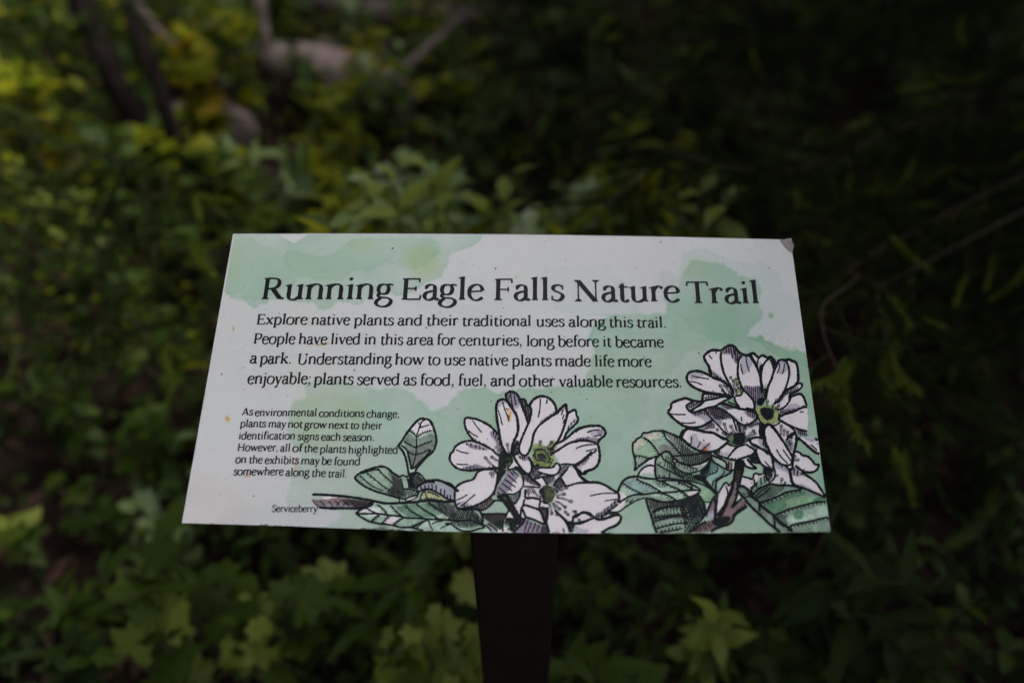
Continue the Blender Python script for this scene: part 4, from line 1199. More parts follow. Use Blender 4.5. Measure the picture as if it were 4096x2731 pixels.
# ---------------------------------------------------------------------------
# serif letters drawn with a broad pen: units x-height 480, capitals 690
# ---------------------------------------------------------------------------
XH, CAP, ASC, DSC = 480, 690, 742, -225
FEET = lambda x, l=78, r=84: ('S', x, 0, l, r, 1)
BOWL_R = [(110, 385), (180, 455), (275, 482), (385, 435), (440, 325), (442, 205), (400, 70), (305, -8), (200, -6), (110, 50)]
BOWL_L = [(400, 400), (330, 468), (235, 484), (115, 430), (54, 315), (50, 195), (95, 55), (190, -9), (295, 12), (400, 95)]
ARCH = lambda x0, x1: ('C', [(x0, 360), (x0 + 70, 445), (x0 + 165, 484), (x1 - 60, 470), (x1 - 12, 415), (x1, 320)])
GL = {
 'a': (425, [('C', [(85, 395), (135, 458), (215, 483), (290, 455), (315, 385), (318, 250), (318, 110)]), ('C', [(318, 130), (325, 40), (370, 5), (425, 40)]), ('C', [(315, 290), (210, 268), (100, 220), (58, 130), (90, 35), (165, -8), (245, 20), (318, 90)]), ('O', 92, 375, 40)]),
 'b': (500, [('V', 110, 30, ASC), ('F', 110, ASC), ('C', BOWL_R)]),
 'c': (410, [('C', [(360, 420), (310, 468), (235, 484), (120, 440), (56, 330), (50, 205), (95, 70), (190, -9), (290, 0), (388, 75)]), ('O', 348, 398, 40)]),
 'd': (515, [('V', 400, 0, ASC), ('F', 400, ASC), ('C', BOWL_L), ('S', 400, 0, 0, 92, 1)]),
 'e': (435, [('L', [(70, 262), (385, 280)], 38), ('C', [(383, 285), (372, 375), (320, 455), (238, 484), (125, 440), (60, 335), (50, 210), (90, 75), (185, -9), (285, -2), (398, 75)])]),
 'f': (300, [('V', 125, 0, 600), ('C', [(125, 590), (145, 680), (200, 735), (265, 735), (312, 705)]), ('O', 305, 690, 38), ('B', 35, 265, 462, 36), FEET(125, 80, 100)]),
 'g': (465, [('C', [(205, 483), (300, 455), (338, 330), (300, 205), (205, 170), (110, 200), (70, 325), (110, 450), (205, 483)]), ('C', [(300, 445), (350, 478), (415, 478)]), ('O', 430, 462, 30), ('C', [(125, 190), (78, 140), (95, 85), (200, 60), (330, 45), (415, -30), (395, -140), (280, -222), (130, -215), (40, -140), (55, -40), (150, 45)])]),
 'h': (530, [('V', 105, 0, ASC), ('F', 105, ASC), FEET(105), ARCH(105, 410), ('V', 410, 0, 340), FEET(410)]),
 'i': (262, [('V', 130, 0, 470), ('F', 130, XH), FEET(130), ('O', 122, 655, 54)]),
 'j': (250, [('V', 130, -90, 470), ('F', 130, XH), ('C', [(130, -70), (118, -160), (50, -225), (-30, -228)]), ('O', 122, 655, 54)]),
 'k': (510, [('V', 105, 0, ASC), ('F', 105, ASC), FEET(105), ('D', 390, 470, 130, 225, 42), ('D', 215, 300, 430, 5, 100), ('S', 380, XH, 80, 75, -1), ('S', 435, 0, 85, 75, 1)]),
 'l': (262, [('V', 130, 0, ASC), ('F', 130, ASC), FEET(130)]),
 'm': (800, [('V', 105, 0, 470), ('F', 105, XH), FEET(105), ARCH(105, 395), ('V', 395, 0, 340), FEET(395), ARCH(395, 685), ('V', 685, 0, 340), FEET(685)]),
 'n': (530, [('V', 105, 0, 470), ('F', 105, XH), FEET(105), ARCH(105, 410), ('V', 410, 0, 340), FEET(410)]),
 'o': (485, [('C', [(242, 484), (370, 440), (432, 330), (434, 200), (375, 50), (242, -9), (112, 40), (52, 150), (52, 300), (110, 430), (242, 484)])]),
 'p': (505, [('V', 110, DSC, 470), ('F', 110, XH), ('S', 110, DSC, 78, 90, 1), ('C', BOWL_R)]),
 'r': (370, [('V', 105, 0, 470), ('F', 105, XH), FEET(105, 78, 95), ('C', [(110, 340), (160, 430), (235, 482), (315, 470)]), ('O', 318, 436, 46)]),
 's': (365, [('C', [(305, 440), (245, 478), (175, 482), (95, 445), (75, 365), (130, 295), (225, 245), (305, 185), (315, 95), (255, 10), (165, -9), (75, 25)]), ('L', [(312, 480), (316, 340)], 30), ('L', [(55, 0), (50, 145)], 30)]),
 't': (315, [('V', 130, 90, 560), ('C', [(130, 120), (145, 25), (205, -8), (300, 45)]), ('B', 40, 285, 462, 36), ('P', [(30, 444), (84, 444), (176, 600), (150, 600), (95, 510)])]),
 'u': (530, [('V', 105, 130, 470), ('F', 105, XH), ('C', [(105, 170), (118, 55), (190, -8), (290, 5), (400, 95)]), ('V', 400, 0, 470), ('F', 400, XH), ('S', 400, 0, 0, 92, 1)]),
 'v': (470, [('D', 82, 470, 245, -6, 98), ('D', 398, 470, 245, 0, 40), ('S', 85, XH, 75, 88, -1), ('S', 398, XH, 68, 62, -1)]),
 'w': (715, [('D', 78, 470, 230, -6, 98), ('D', 350, 440, 230, 0, 40), ('D', 345, 470, 500, -6, 98), ('D', 645, 470, 500, 0, 40), ('S', 82, XH, 75, 85, -1), ('S', 345, XH, 70, 60, -1), ('S', 645, XH, 65, 60, -1)]),
 'x': (475, [('D', 85, 470, 385, 8, 98), ('D', 380, 470, 90, 8, 40), ('S', 92, XH, 78, 82, -1), ('S', 378, XH, 68, 68, -1), ('S', 92, 0, 68, 68, 1), ('S', 385, 0, 78, 78, 1)]),
 'y': (465, [('D', 82, 470, 245, -6, 98), ('L', [(398, 470), (235, -20), (190, -120)], 40), ('C', [(190, -120), (145, -205), (75, -222)]), ('O', 66, -195, 40), ('S', 85, XH, 75, 88, -1), ('S', 398, XH, 68, 62, -1)]),
 'R': (640, [('V', 140, 0, CAP), FEET(140, 92, 95), ('S', 140, CAP, 92, 0, -1), ('C', [(140, 672), (300, 674), (420, 640), (462, 520), (410, 395), (285, 345), (140, 340)]), ('D', 300, 350, 545, 5, 108), ('S', 555, 0, 40, 80, 1)]),
 'P': (560, [('V', 140, 0, CAP), FEET(140, 92, 100), ('S', 140, CAP, 92, 0, -1), ('C', [(140, 672), (320, 674), (450, 635), (490, 510), (430, 370), (300, 320), (140, 318)])]),
 'E': (575, [('V', 140, 0, CAP), ('S', 140, 0, 92, 0, 1), ('S', 140, CAP, 92, 0, -1), ('B', 140, 490, 672, 36), ('B', 140, 400, 360, 34), ('B', 140, 520, 18, 36), ('L', [(482, 690), (492, 560)], 34), ('L', [(400, 430), (400, 285)], 32), ('L', [(510, 0), (535, 155)], 34)]),
 'F': (535, [('V', 140, 0, CAP), FEET(140, 92, 105), ('S', 140, CAP, 92, 0, -1), ('B', 140, 490, 672, 36), ('B', 140, 400, 345, 34), ('L', [(482, 690), (495, 550)], 34), ('L', [(400, 420), (400, 275)], 32)]),
 'N': (745, [('V', 150, 0, CAP, 44), ('V', 610, 0, CAP, 44), ('D', 130, 690, 600, -5, 112), ('S', 150, 0, 90, 90, 1), ('S', 140, CAP, 95, 0, -1), ('S', 610, CAP, 90, 90, -1)]),
 'T': (620, [('V', 305, 0, CAP), FEET(305, 100, 100), ('B', 40, 572, 672, 36), ('L', [(48, 690), (30, 550)], 34), ('L', [(564, 690), (582, 550)], 34)]),
 'U': (700, [('V', 150, 200, CAP), ('C', [(150, 240), (165, 90), (260, 0), (380, -8), (500, 50), (555, 180), (562, 300)]), ('V', 562, 260, CAP, 44), ('S', 150, CAP, 95, 100, -1), ('S', 562, CAP, 90, 90, -1)]),
 'A': (660, [('L', [(322, 690), (100, 0)], 42), ('D', 330, 700, 555, 0, 112), ('B', 170, 470, 228, 36), ('S', 100, 0, 80, 85, 1), ('S', 560, 0, 98, 88, 1)]),
 'H': (760, [('V', 150, 0, CAP), ('V', 610, 0, CAP), ('B', 150, 610, 352, 36), FEET(150, 92, 95), FEET(610, 92, 95), ('S', 150, CAP, 92, 95, -1), ('S', 610, CAP, 92, 95, -1)]),
 'S': (500, [('C', [(420, 610), (340, 685), (235, 698), (125, 650), (90, 530), (160, 430), (290, 365), (410, 280), (430, 140), (345, 15), (220, -9), (100, 40)]), ('L', [(425, 690), (430, 500)], 34), ('L', [(70, 0), (62, 200)], 34)]),
 '.': (230, [('O', 112, 45, 56)]),
 ',': (230, [('O', 108, 45, 54), ('P', [(60, 10), (165, 50), (165, -40), (115, -130), (50, -175), (40, -145), (98, -70), (100, 0)])]),
 ';': (240, [('O', 112, 425, 54), ('O', 108, 45, 54), ('P', [(60, 10), (165, 50), (165, -40), (115, -130), (50, -175), (40, -145), (98, -70), (100, 0)])]),
}

PEN_K, PEN_N, TILT = 96.0, 37.0, math.radians(16)


def ribbon(P, wid):
    """quad strip along P, wid = full width per point"""
    P = np.asarray(P, float)
    T = np.gradient(P, axis=0)
    L = np.linalg.norm(T, axis=1); L[L == 0] = 1
    T = T / L[:, None]
    N = np.stack([-T[:, 1], T[:, 0]], 1)
    w = np.asarray(wid)[:, None] / 2
    A, B = P + N * w, P - N * w
    V = np.empty((2 * len(P), 2)); V[0::2] = A; V[1::2] = B
    Fc = [(2 * i, 2 * i + 1, 2 * i + 3, 2 * i + 2) for i in range(len(P) - 1)]
    return V, Fc


def disc(x, y, r, n=14):
    a = np.arange(n) * 2 * math.pi / n
    return np.stack([x + r * np.cos(a), y + r * np.sin(a)], 1), [tuple(range(n))]


def glyph_shapes(ch):
    out = []
    for c in GL[ch][1]:
        k = c[0]
        if k == 'V':
            x, y0, y1 = c[1:4]; w = c[4] if len(c) > 4 else PEN_K
            f = 3
            out.append((np.array([(x - w / 2 - f, y0), (x + w / 2 + f, y0), (x + w / 2 - 2, (y0 + y1) / 2), (x + w / 2 + f, y1), (x - w / 2 - f, y1), (x - w / 2 + 2, (y0 + y1) / 2)]), [(0, 1, 2, 5), (5, 2, 3, 4)]))
        elif k == 'S':
            x, y, l, r, d = c[1:6]
            t, b, h = (PEN_N - 4) * d, (PEN_N + 24) * d, PEN_K / 2 - 6
            pts = [(x - l, y), (x + r, y), (x + r, y + t * 0.8)]
            if r > 50: pts += [(x + h + 14, y + t), (x + h - 6, y + b)]
            else: pts += [(x + max(r, h - 20), y + t)]
            if l > 50: pts += [(x - h + 6, y + b), (x - h - 14, y + t)]
            pts += [(x - l, y + t * 0.8)]
            out.append((np.array(pts, float), [tuple(range(len(pts)))]))
        elif k == 'F':
            x, y = c[1:3]; w = PEN_K / 2 + 3
            out.append((np.array([(x - w - 62, y - 52), (x - w - 58, y - 30), (x + w - 30, y + 14), (x + w, y + 14), (x + w, y - 40), (x - w, y - 80), (x - w - 14, y - 58)], float), [tuple(range(7))]))
        elif k == 'C':
            P = smooth_pts(c[1], step=22)
            T = np.gradient(P, axis=0); a = np.arctan2(T[:, 1], T[:, 0]) + TILT
            w = np.sqrt((PEN_K * np.sin(a)) ** 2 + (PEN_N * np.cos(a)) ** 2)
            out.append(ribbon(P, w))
        elif k == 'L':
            P = np.array(c[1], float); out.append(ribbon(P, [c[2] + PEN_N - 37] * len(P)))
        elif k == 'D':
            x0, y0, x1, y1, w = c[1:]; w += (PEN_N - 37) if w < 60 else (PEN_K - 96)
            L = math.hypot(x1 - x0, y1 - y0); hw = w / 2 * L / abs(y1 - y0)
            out.append((np.array([(x0 - hw, y0), (x0 + hw, y0), (x1 + hw, y1), (x1 - hw, y1)], float), [(0, 1, 2, 3)]))
        elif k == 'B':
            x0, x1, y, t = c[1:]; t += PEN_N - 37
            out.append((np.array([(x0, y - t / 2), (x1, y - t / 2), (x1, y + t / 2), (x0, y + t / 2)], float), [(0, 1, 2, 3)]))
        elif k == 'O':
            out.append(disc(c[1], c[2], c[3]))
        elif k == 'P':
            P = np.array(c[1], float)
            tri = geometry.tessellate_polygon([[Vector((p[0], p[1], 0)) for p in P]])
            out.append((P, [tuple(t) for t in tri]))
    return out


# words: text, left x, right x, baseline y in the photograph, by zoomed reading frame
def fr(x0, y0, s, rows):
    return [(t, x0 + a / s, x0 + b / s, y0 + y / s) for t, a, b, y in rows]


TITLE = fr(700, 900, 1.68, [('Running', 575, 1458, 500), ('Eagle', 1515, 2072, 503), ('Falls', 2140, 2612, 506), ('Nature', 2679, 3394, 514), ('Trail', 3446, 3932, 526)])
BODY = [
 fr(700, 900, 1.68, [('Explore', 545, 887, 668), ('native', 915, 1173, 670), ('plants', 1203, 1467, 673), ('and', 1497, 1660, 674), ('their', 1690, 1903, 675), ('traditional', 1930, 2394, 678), ('uses', 2429, 2616, 681), ('along', 2647, 2894, 684), ('this', 2919, 3077, 687), ('trail.', 3106, 3304, 689)]),
 fr(700, 900, 1.68, [('People', 525, 805, 798), ('have', 830, 1020, 800), ('lived', 1045, 1243, 801), ('in', 1270, 1350, 802), ('this', 1380, 1530, 804), ('area', 1557, 1734, 805), ('for', 1760, 1884, 806), ('centuries,', 1910, 2334, 809), ('long', 2362, 2549, 814), ('before', 2574, 2849, 816), ('it', 2876, 2932, 817), ('became', 2959, 3285, 820)]),
 fr(700, 900, 1.68, [('a', 503, 547, 928), ('park.', 570, 782, 931), ('Understanding', 820, 1455, 935), ('how', 1478, 1670, 938), ('to', 1697, 1780, 939), ('use', 1808, 1950, 940), ('native', 1978, 2237, 942), ('plants', 2265, 2529, 946), ('made', 2554, 2793, 948), ('life', 2821, 2952, 950), ('more', 2977, 3203, 951)]),
 fr(700, 900, 1.68, [('enjoyable;', 487, 914, 1066), ('plants', 933, 1196, 1070), ('served', 1223, 1507, 1073), ('as', 1535, 1620, 1075), ('food,', 1648, 1877, 1077), ('fuel,', 1905, 2094, 1079), ('and', 2122, 2287, 1081), ('other', 2314, 2554, 1083), ('valuable', 2582, 2941, 1086), ('resources.', 2966, 3409, 1089)]),
]
SMALL = [
 fr(700, 1500, 2.352, [('As', 628, 730, 376), ('environmental', 752, 1332, 384), ('conditions', 1355, 1779, 392), ('change,', 1803, 2112, 398)]),
 fr(700, 1500, 2.352, [('plants', 612, 852, 488), ('may', 877, 1042, 491), ('not', 1060, 1198, 494), ('grow', 1218, 1424, 498), ('next', 1443, 1628, 502), ('to', 1650, 1728, 504), ('their', 1755, 1946, 507)]),
 fr(700, 1500, 2.352, [('identification', 597, 1129, 603), ('signs', 1153, 1350, 610), ('each', 1375, 1558, 614), ('season.', 1580, 1877, 618)]),
 fr(700, 1500, 2.352, [('However,', 583, 970, 713), ('all', 990, 1083, 718), ('of', 1105, 1197, 720), ('the', 1213, 1340, 723), ('plants', 1362, 1607, 729), ('highlighted', 1630, 2096, 736)]),
 fr(700, 1500, 2.352, [('on', 568, 669, 826), ('the', 695, 820, 829), ('exhibits', 845, 1161, 833), ('may', 1185, 1359, 838), ('be', 1377, 1471, 841), ('found', 1495, 1741, 846)]),
 fr(700, 1500, 2.352, [('somewhere', 550, 1018, 940), ('along', 1040, 1262, 948), ('the', 1285, 1416, 955), ('trail.', 1440, 1617, 960)]),
]
CAPTION = fr(700, 1500, 2.352, [('Serviceberry', 910, 1339, 1284)])
# ---------------------------------------------------------------------------
# the sign: panel plane solved from its four corners
# ---------------------------------------------------------------------------
TLc, TRc, BRc, BLc = (935, 937.5), (3163, 961), (3323, 2128), (731, 2091)
Dm = np.stack([ray(*TLc), -ray(*TRc), ray(*BRc), -ray(*BLc)], 1)
_, _, vh = np.linalg.svd(Dm)
lam = vh[-1] / vh[-1][3]
c3 = [CAM * 0 + ray(*p) * l for p, l in zip((TLc, TRc, BRc, BLc), lam)]
scale = 0.61 / np.linalg.norm(c3[2] - c3[3])
c3 = [CAM + c * scale for c in c3]
PO = sum(c3) / 4
ux = (c3[1] - c3[0]) + (c3[2] - c3[3]); ux /= np.linalg.norm(ux)
pn = np.cross(ux, c3[0] - c3[3]); pn /= np.linalg.norm(pn)
uy = np.cross(pn, ux)
print('panel centre', PO, 'slope', math.degrees(math.asin(uy[2])), 'size', np.linalg.norm(c3[1] - c3[0]), np.linalg.norm(c3[0] - c3[3]))
PM = Matrix([[ux[0], uy[0], pn[0], PO[0]], [ux[1], uy[1], pn[1], PO[1]], [ux[2], uy[2], pn[2], PO[2]], [0, 0, 0, 1]])
cd.dof.focus_distance = float(-(R.T @ (PO - CAM))[2]) + 0.004


def to_plane(P):
    """photograph pixels -> panel coordinates (metres)"""
    P = np.atleast_2d(np.asarray(P, float))
    d = np.stack([(P[:, 0] - W / 2) / F, -(P[:, 1] - H / 2) / F, -np.ones(len(P))], 1) @ R.T
    k = (PO - CAM).dot(pn) / (d @ pn)
    X = CAM + d * k[:, None] - PO
    return np.stack([X @ ux, X @ uy], 1)


top = to_plane([(935, 937.5), (1300, 936.3), (1590, 936.8), (2100, 940.2), (2595, 947.6), (2950, 955.5), (3163, 961)])
bot = to_plane([(731, 2091), (1070, 2100.5), (1423, 2113.5), (1727, 2123.5), (2055, 2130), (2500, 2132.5), (2800, 2132.5), (3060, 2131), (3323, 2128)])
NX, NY = 920, 470


def resample(P, n):
    d = np.r_[0, np.cumsum(np.linalg.norm(np.diff(P, axis=0), axis=1))]
    t = np.linspace(0, d[-1], n)
    return np.stack([np.interp(t, d, P[:, 0]), np.interp(t, d, P[:, 1])], 1)


tt = resample(smooth_pts(top, step=0.004), NX + 1); bb = resample(smooth_pts(bot, step=0.004), NX + 1)
tv = np.linspace(0, 1, NY + 1)[:, None, None]
G = bb[None] * (1 - tv) + tt[None] * tv                      # (NY+1, NX+1, 2), row 0 = bottom edge
X3 = PO + G[..., 0:1] * ux + G[..., 1:2] * uy
Cc = (X3 - CAM) @ R                                          # camera coordinates
U = W / 2 + F * Cc[..., 0] / -Cc[..., 2]
V = H / 2 - F * Cc[..., 1] / -Cc[..., 2]

PAL = {k: lin(v) for k, v in dict(
    w=(226, 217, 223), l=(182, 181, 196), p=(134, 119, 146), v=(166, 166, 184), m=(170, 198, 180), g=(142, 170, 150),
    G=(122, 144, 130), N=(118, 126, 120), n=(128, 132, 126), D=(98, 134, 110), E=(78, 100, 88), T=(84, 124, 116),
    t=(142, 176, 168), y=(160, 176, 104), o=(98, 116, 48), Y=(196, 198, 146), a=(144, 176, 146), c=(208, 198, 180),
    b=(126, 100, 104), B=(92, 70, 74), L=(138, 178, 142), H=(84, 126, 98), O=(212, 92, 14), R=(140, 60, 20), Q=(206, 168, 110),
    z=(64, 56, 40), k=(16, 26, 30)).items()}


def inside(P, x, y):
    r = np.zeros(x.shape, bool)
    n = len(P)
    for i in range(n):
        x0, y0 = P[i]; x1, y1 = P[(i + 1) % n]
        if y0 == y1: continue
        c = (y0 > y) != (y1 > y)
        r ^= c & (x < (x1 - x0) * (y - y0) / (y1 - y0) + x0)
    return r


def vnoise(x, y, s, seed):
    rs = np.random.RandomState(seed); g = rs.rand(256, 256)
    x = x / s; y = y / s
    xi = np.floor(x).astype(int); yi = np.floor(y).astype(int)
    fx = x - xi; fy = y - yi
    fx = fx * fx * (3 - 2 * fx); fy = fy * fy * (3 - 2 * fy)
    a = g[yi % 256, xi % 256]; b = g[yi % 256, (xi + 1) % 256]; c = g[(yi + 1) % 256, xi % 256]; d = g[(yi + 1) % 256, (xi + 1) % 256]
    return (a * (1 - fx) + b * fx) * (1 - fy) + (c * (1 - fx) + d * fx) * fy - 0.5


def fbm(s, seed, o=4):
    return sum(vnoise(U, V, s / 2 ** i, seed + i) / 1.7 ** i for i in range(o))


def blur(a, n):
    for ax in (0, 1):
        p = np.pad(a, [(n, n) if i == ax else (0, 0) for i in (0, 1)], mode='edge')
        c = np.cumsum(p, axis=ax)
        c = np.insert(c, 0, 0, axis=ax)
        k = 2 * n + 1
        a = (np.take(c, range(k, c.shape[ax]), axis=ax) - np.take(c, range(0, c.shape[ax] - k), axis=ax)) / k
    return a


col = np.empty(U.shape + (3,)); col[:] = lin((198, 201, 202))
col *= (1 + 0.05 * fbm(420, 3))[..., None]
col *= 1 + np.stack([0.05 * fbm(260, 90), 0 * U, 0.03 * fbm(300, 95)], -1)
DU, DV = fbm(80, 20) * 20 + fbm(14, 30) * 9, fbm(80, 40) * 20 + fbm(14, 50) * 9


def wash(P, c, alpha, rim=0.35, soft=1, var=0.5, seed=1, warp=1.0, fade=0.0):
    global col
    P = smooth_pts(P, closed=True, step=25)
    m = inside(P, U + DU * warp, V + DV * warp).astype(float)
    m1 = blur(m, soft); edge = np.clip(m1 - blur(m, 7), 0, 1) * 2
    a = m1 * alpha * (1 + var * fbm(180, seed, 5)) + edge * alpha * rim
    if fade: a = a * (1 - fade * np.clip((1950 - U) / 500, 0, 1))      # the wash fades towards the left
    if fade: a = a * (1 - 0.28 * np.clip((1330 - V) / 160, 0, 1))
    a = np.clip(a, 0, 1)[..., None]
    col = col * (1 - a) + col * (lin(c) / lin((205, 207, 208))) * a


mint, green, yel, teal = (158, 190, 170), (150, 184, 152), (186, 198, 150), (160, 192, 180)
Z = lambda x0, y0, s, L: [(x0 + a / s, y0 + b / s) for a, b in L]
wash(Z(700, 900, 1.68, [(380, 40), (700, 40), (720, 90), (790, 130), (830, 132), (880, 85), (890, 40), (2070, 40), (2040, 100), (1960, 150), (1860, 190), (1840, 260), (1790, 340), (1700, 390), (1560, 450), (1400, 460), (1300, 480), (1230, 545), (1190, 530), (1100, 510), (1050, 555), (950, 570), (940, 540), (800, 520), (600, 520), (540, 545), (460, 510), (370, 480), (320, 430)]), mint, 0.62, seed=2)
wash(Z(700, 900, 1.68, [(730, 190), (900, 200), (1050, 190), (1160, 110), (1300, 80), (1600, 90), (1760, 110), (1770, 210), (1640, 290), (1500, 270), (1400, 260), (1300, 300), (1200, 310), (1060, 372), (900, 372), (790, 340)]), green, 0.30, soft=2, seed=5)
wash(Z(700, 900, 1.68, [(370, 60), (520, 80), (600, 140), (700, 150), (740, 230), (780, 330), (820, 400), (700, 470), (560, 500), (420, 480), (330, 430)]), green, 0.25, soft=2, seed=8)
wash(Z(700, 900, 1.68, [(1560, 180), (1720, 140), (1790, 220), (1760, 330), (1620, 350), (1560, 280)]), yel, 0.45, rim=0, soft=9, seed=9)
wash(Z(700, 900, 1.68, [(370, 180), (440, 170), (450, 320), (350, 400), (330, 330)]), yel, 0.4, rim=0, soft=9, seed=10)
wash(Z(700, 900, 1.68, [(1120, 90), (1300, 80), (1340, 160), (1200, 190)]), yel, 0.3, rim=0, soft=9, seed=12)
wash(Z(2000, 900, 1.68, [(280, 310), (400, 268), (560, 268), (650, 270), (700, 252), (765, 285), (725, 330), (800, 370), (870, 450), (910, 520), (930, 605), (800, 600), (620, 620), (470, 600), (370, 560), (330, 490), (275, 400)]), mint, 0.13, rim=0.9, seed=14)
wash(Z(2000, 900, 1.68, [(1215, 205), (1300, 150), (1380, 155), (1500, 200), (1700, 250), (1850, 295), (1890, 360), (1890, 430), (1950, 480), (2060, 560), (1990, 650), (1900, 710), (1850, 780), (1760, 800), (1500, 800), (1200, 640), (1090, 420), (1080, 290), (1200, 330)]), teal, 0.24, rim=0.2, seed=16)
MAIN = Z(700, 1500, 2.352, [(1253, 60), (1250, 200), (1130, 240), (1070, 370), (1060, 520), (1090, 640), (1180, 700), (1170, 830), (1110, 900), (1070, 1040), (1050, 1180), (1500, 1250), (1580, 1350), (1610, 1560)]) + [(3400, 2250), (3400, 1500)] + Z(2000, 900, 1.68, [(2120, 880), (1950, 830), (1850, 790), (1750, 760), (1670, 750), (1690, 680), (1770, 600), (1740, 540), (1760, 460), (1740, 370), (1600, 300), (1450, 240), (1280, 245), (1230, 310), (1180, 440), (1125, 560), (1120, 600), (960, 600), (800, 590), (640, 650), (600, 760), (640, 830), (620, 960), (560, 1060), (400, 1100), (200, 1090)]) + [(2110, 1552), (2000, 1562), (1990, 1575), (1930, 1552), (1860, 1552), (1760, 1640), (1640, 1560), (1500, 1545), (1380, 1530)]
wash(MAIN, mint, 0.84, rim=0.22, soft=2, seed=18, fade=0.42)
wash(MAIN, green, 0.12, rim=0.0, var=2.2, seed=22)
wash([(1180, 1620), (1300, 1560), (1440, 1600), (1440, 1720), (1330, 1800), (1200, 1760)], yel, 0.30, rim=0, soft=9, seed=24)
wash([(1300, 2000), (1380, 2060), (1400, 2200), (900, 2200), (900, 2040), (1150, 2010)], (190, 198, 200), 0.35, rim=0.2, seed=25, soft=5)
wash([(1560, 1560), (1760, 1600), (1780, 1720), (1640, 1760), (1520, 1660)], (192, 204, 200), 0.55, rim=0, soft=9, seed=26)
wash(Z(2000, 900, 1.68, [(1260, 230), (1400, 240), (1420, 330), (1300, 360), (1230, 330)]), yel, 0.30, rim=0, soft=7, seed=27)
wash(Z(2000, 900, 1.68, [(620, 640), (800, 700), (1380, 770), (1380, 840), (1240, 860), (1180, 960), (1000, 1100), (700, 1090), (620, 900)]), green, 0.16, rim=0.25, seed=28)
wash([(3000, 1345), (3100, 1368), (3240, 1412), (3260, 1470), (3120, 1420), (3040, 1380)], green, 0.35, rim=0.5, seed=30)
wash([(3180, 1700), (3290, 1720), (3330, 2010), (3230, 1860), (3180, 1800)], (165, 190, 185), 0.4, rim=0.3, seed=31)
wash([(2860, 2080), (3080, 2030), (3120, 2060), (3090, 2160), (2850, 2160)], (205, 200, 195), 0.55, rim=0.1, soft=5, seed=32)
wash([(3072, 1255), (3083, 1251), (3094, 1260), (3090, 1272), (3077, 1272)], green, 1.0, rim=0.3, seed=33, warp=0.0)
wash([(2060, 1106), (2068, 1103), (2072, 1110), (2063, 1113)], green, 0.6, seed=34, warp=0.0)
wash([(740, 2110), (700, 1960), (820, 1890), (960, 1960), (1000, 2080)], (206, 192, 190), 0.35, rim=0, soft=9, seed=35)

INK = []                                                     # (points in photo pixels, widths)


def parse(block):
    x0, y0, s, txt = block
    last = None
    for ln in txt.strip().split('\n'):
        t = ln.split()
        if not t: continue
        k = t[0]
        xy = lambda q: np.array([[x0 + float(a.split(',')[0]) / s, y0 + float(a.split(',')[1]) / s] for a in q])
        if k == 'f':
            fills.append((t[1], smooth_pts(xy(t[2:]), closed=True, step=4)))
        elif k in 'lj':
            last = smooth_pts(xy(t[2:]), step=2.2)
            strokes.append((last, float(t[1]) * 1.42))
        elif k == 'k':
            n = int(t[2]); dx, dy = (float(a) / s for a in t[3].split(','))
            if n < 2 or last is None: continue
            for i in range(n):
                q = last[int((i + 0.7) / (n + 0.4) * (len(last) - 1))]
                e = q + np.array([dx, dy]) * (0.8 + 0.4 * random.random())
                strokes.append((smooth_pts([q, e], step=2.2), float(t[1]) * 1.2))
        elif k == 's':
            r = float(t[1]); h, b = xy(t[2:4])
            a = np.linspace(0, 2 * math.pi, 15)
            strokes.append((np.stack([h[0] + r * np.cos(a), h[1] + r * np.sin(a)], 1), 3.6))
            fills.append(('o' if x0 < 2500 else 'g', np.stack([h[0] + r * np.cos(a), h[1] + r * np.sin(a)], 1)))
            d = b - h; L = np.linalg.norm(d)
            if L > r:
                d /= L; n = np.array([-d[1], d[0]]) * 2.6
                st = h + d * r
                mid = (st + b) / 2 + np.array([-d[1], d[0]]) * L * 0.06
                for sg in (1, -1):
                    strokes.append((smooth_pts([st + n * sg, mid + n * sg, b + n * sg * 0.6], step=2.5), 3.0))
        elif k == 'o':
            r = float(t[1]); h = xy(t[2:3])[0]
            a = np.linspace(0, 2 * math.pi, 15)
            strokes.append((np.stack([h[0] + r * np.cos(a), h[1] + r * np.sin(a)], 1), 2.8))
        elif k == 'h':
            w, gap, ang = float(t[1]), float(t[2]) / s, math.radians(float(t[3]))
            P = smooth_pts(xy(t[4:]), closed=True, step=6)
            d = np.array([math.cos(ang), math.sin(ang)]); n = np.array([-d[1], d[0]])
            a, b = P @ d, P @ n
            q = b.min() + gap * 0.5
            while q < b.max():
                hit = []
                for i in range(len(P)):
                    b0, b1 = b[i], b[(i + 1) % len(P)]
                    if (b0 > q) != (b1 > q):
                        f = (q - b0) / (b1 - b0); hit.append(a[i] + f * (a[(i + 1) % len(P)] - a[i]))
                hit.sort()
                for i in range(0, len(hit) - 1, 2):
                    s0, s1 = hit[i], hit[i + 1]
                    if s1 - s0 > 3:
                        s1 -= random.random() * 0.18 * (s1 - s0)
                        jit = (random.random() - 0.5) * gap * 0.3
                        strokes.append((smooth_pts([d * s0 + n * (q + jit), d * s1 + n * (q - jit)], step=3), w * (1.0 if gap > 5 else 0.78)))
                q += gap * (0.85 + 0.3 * random.random())


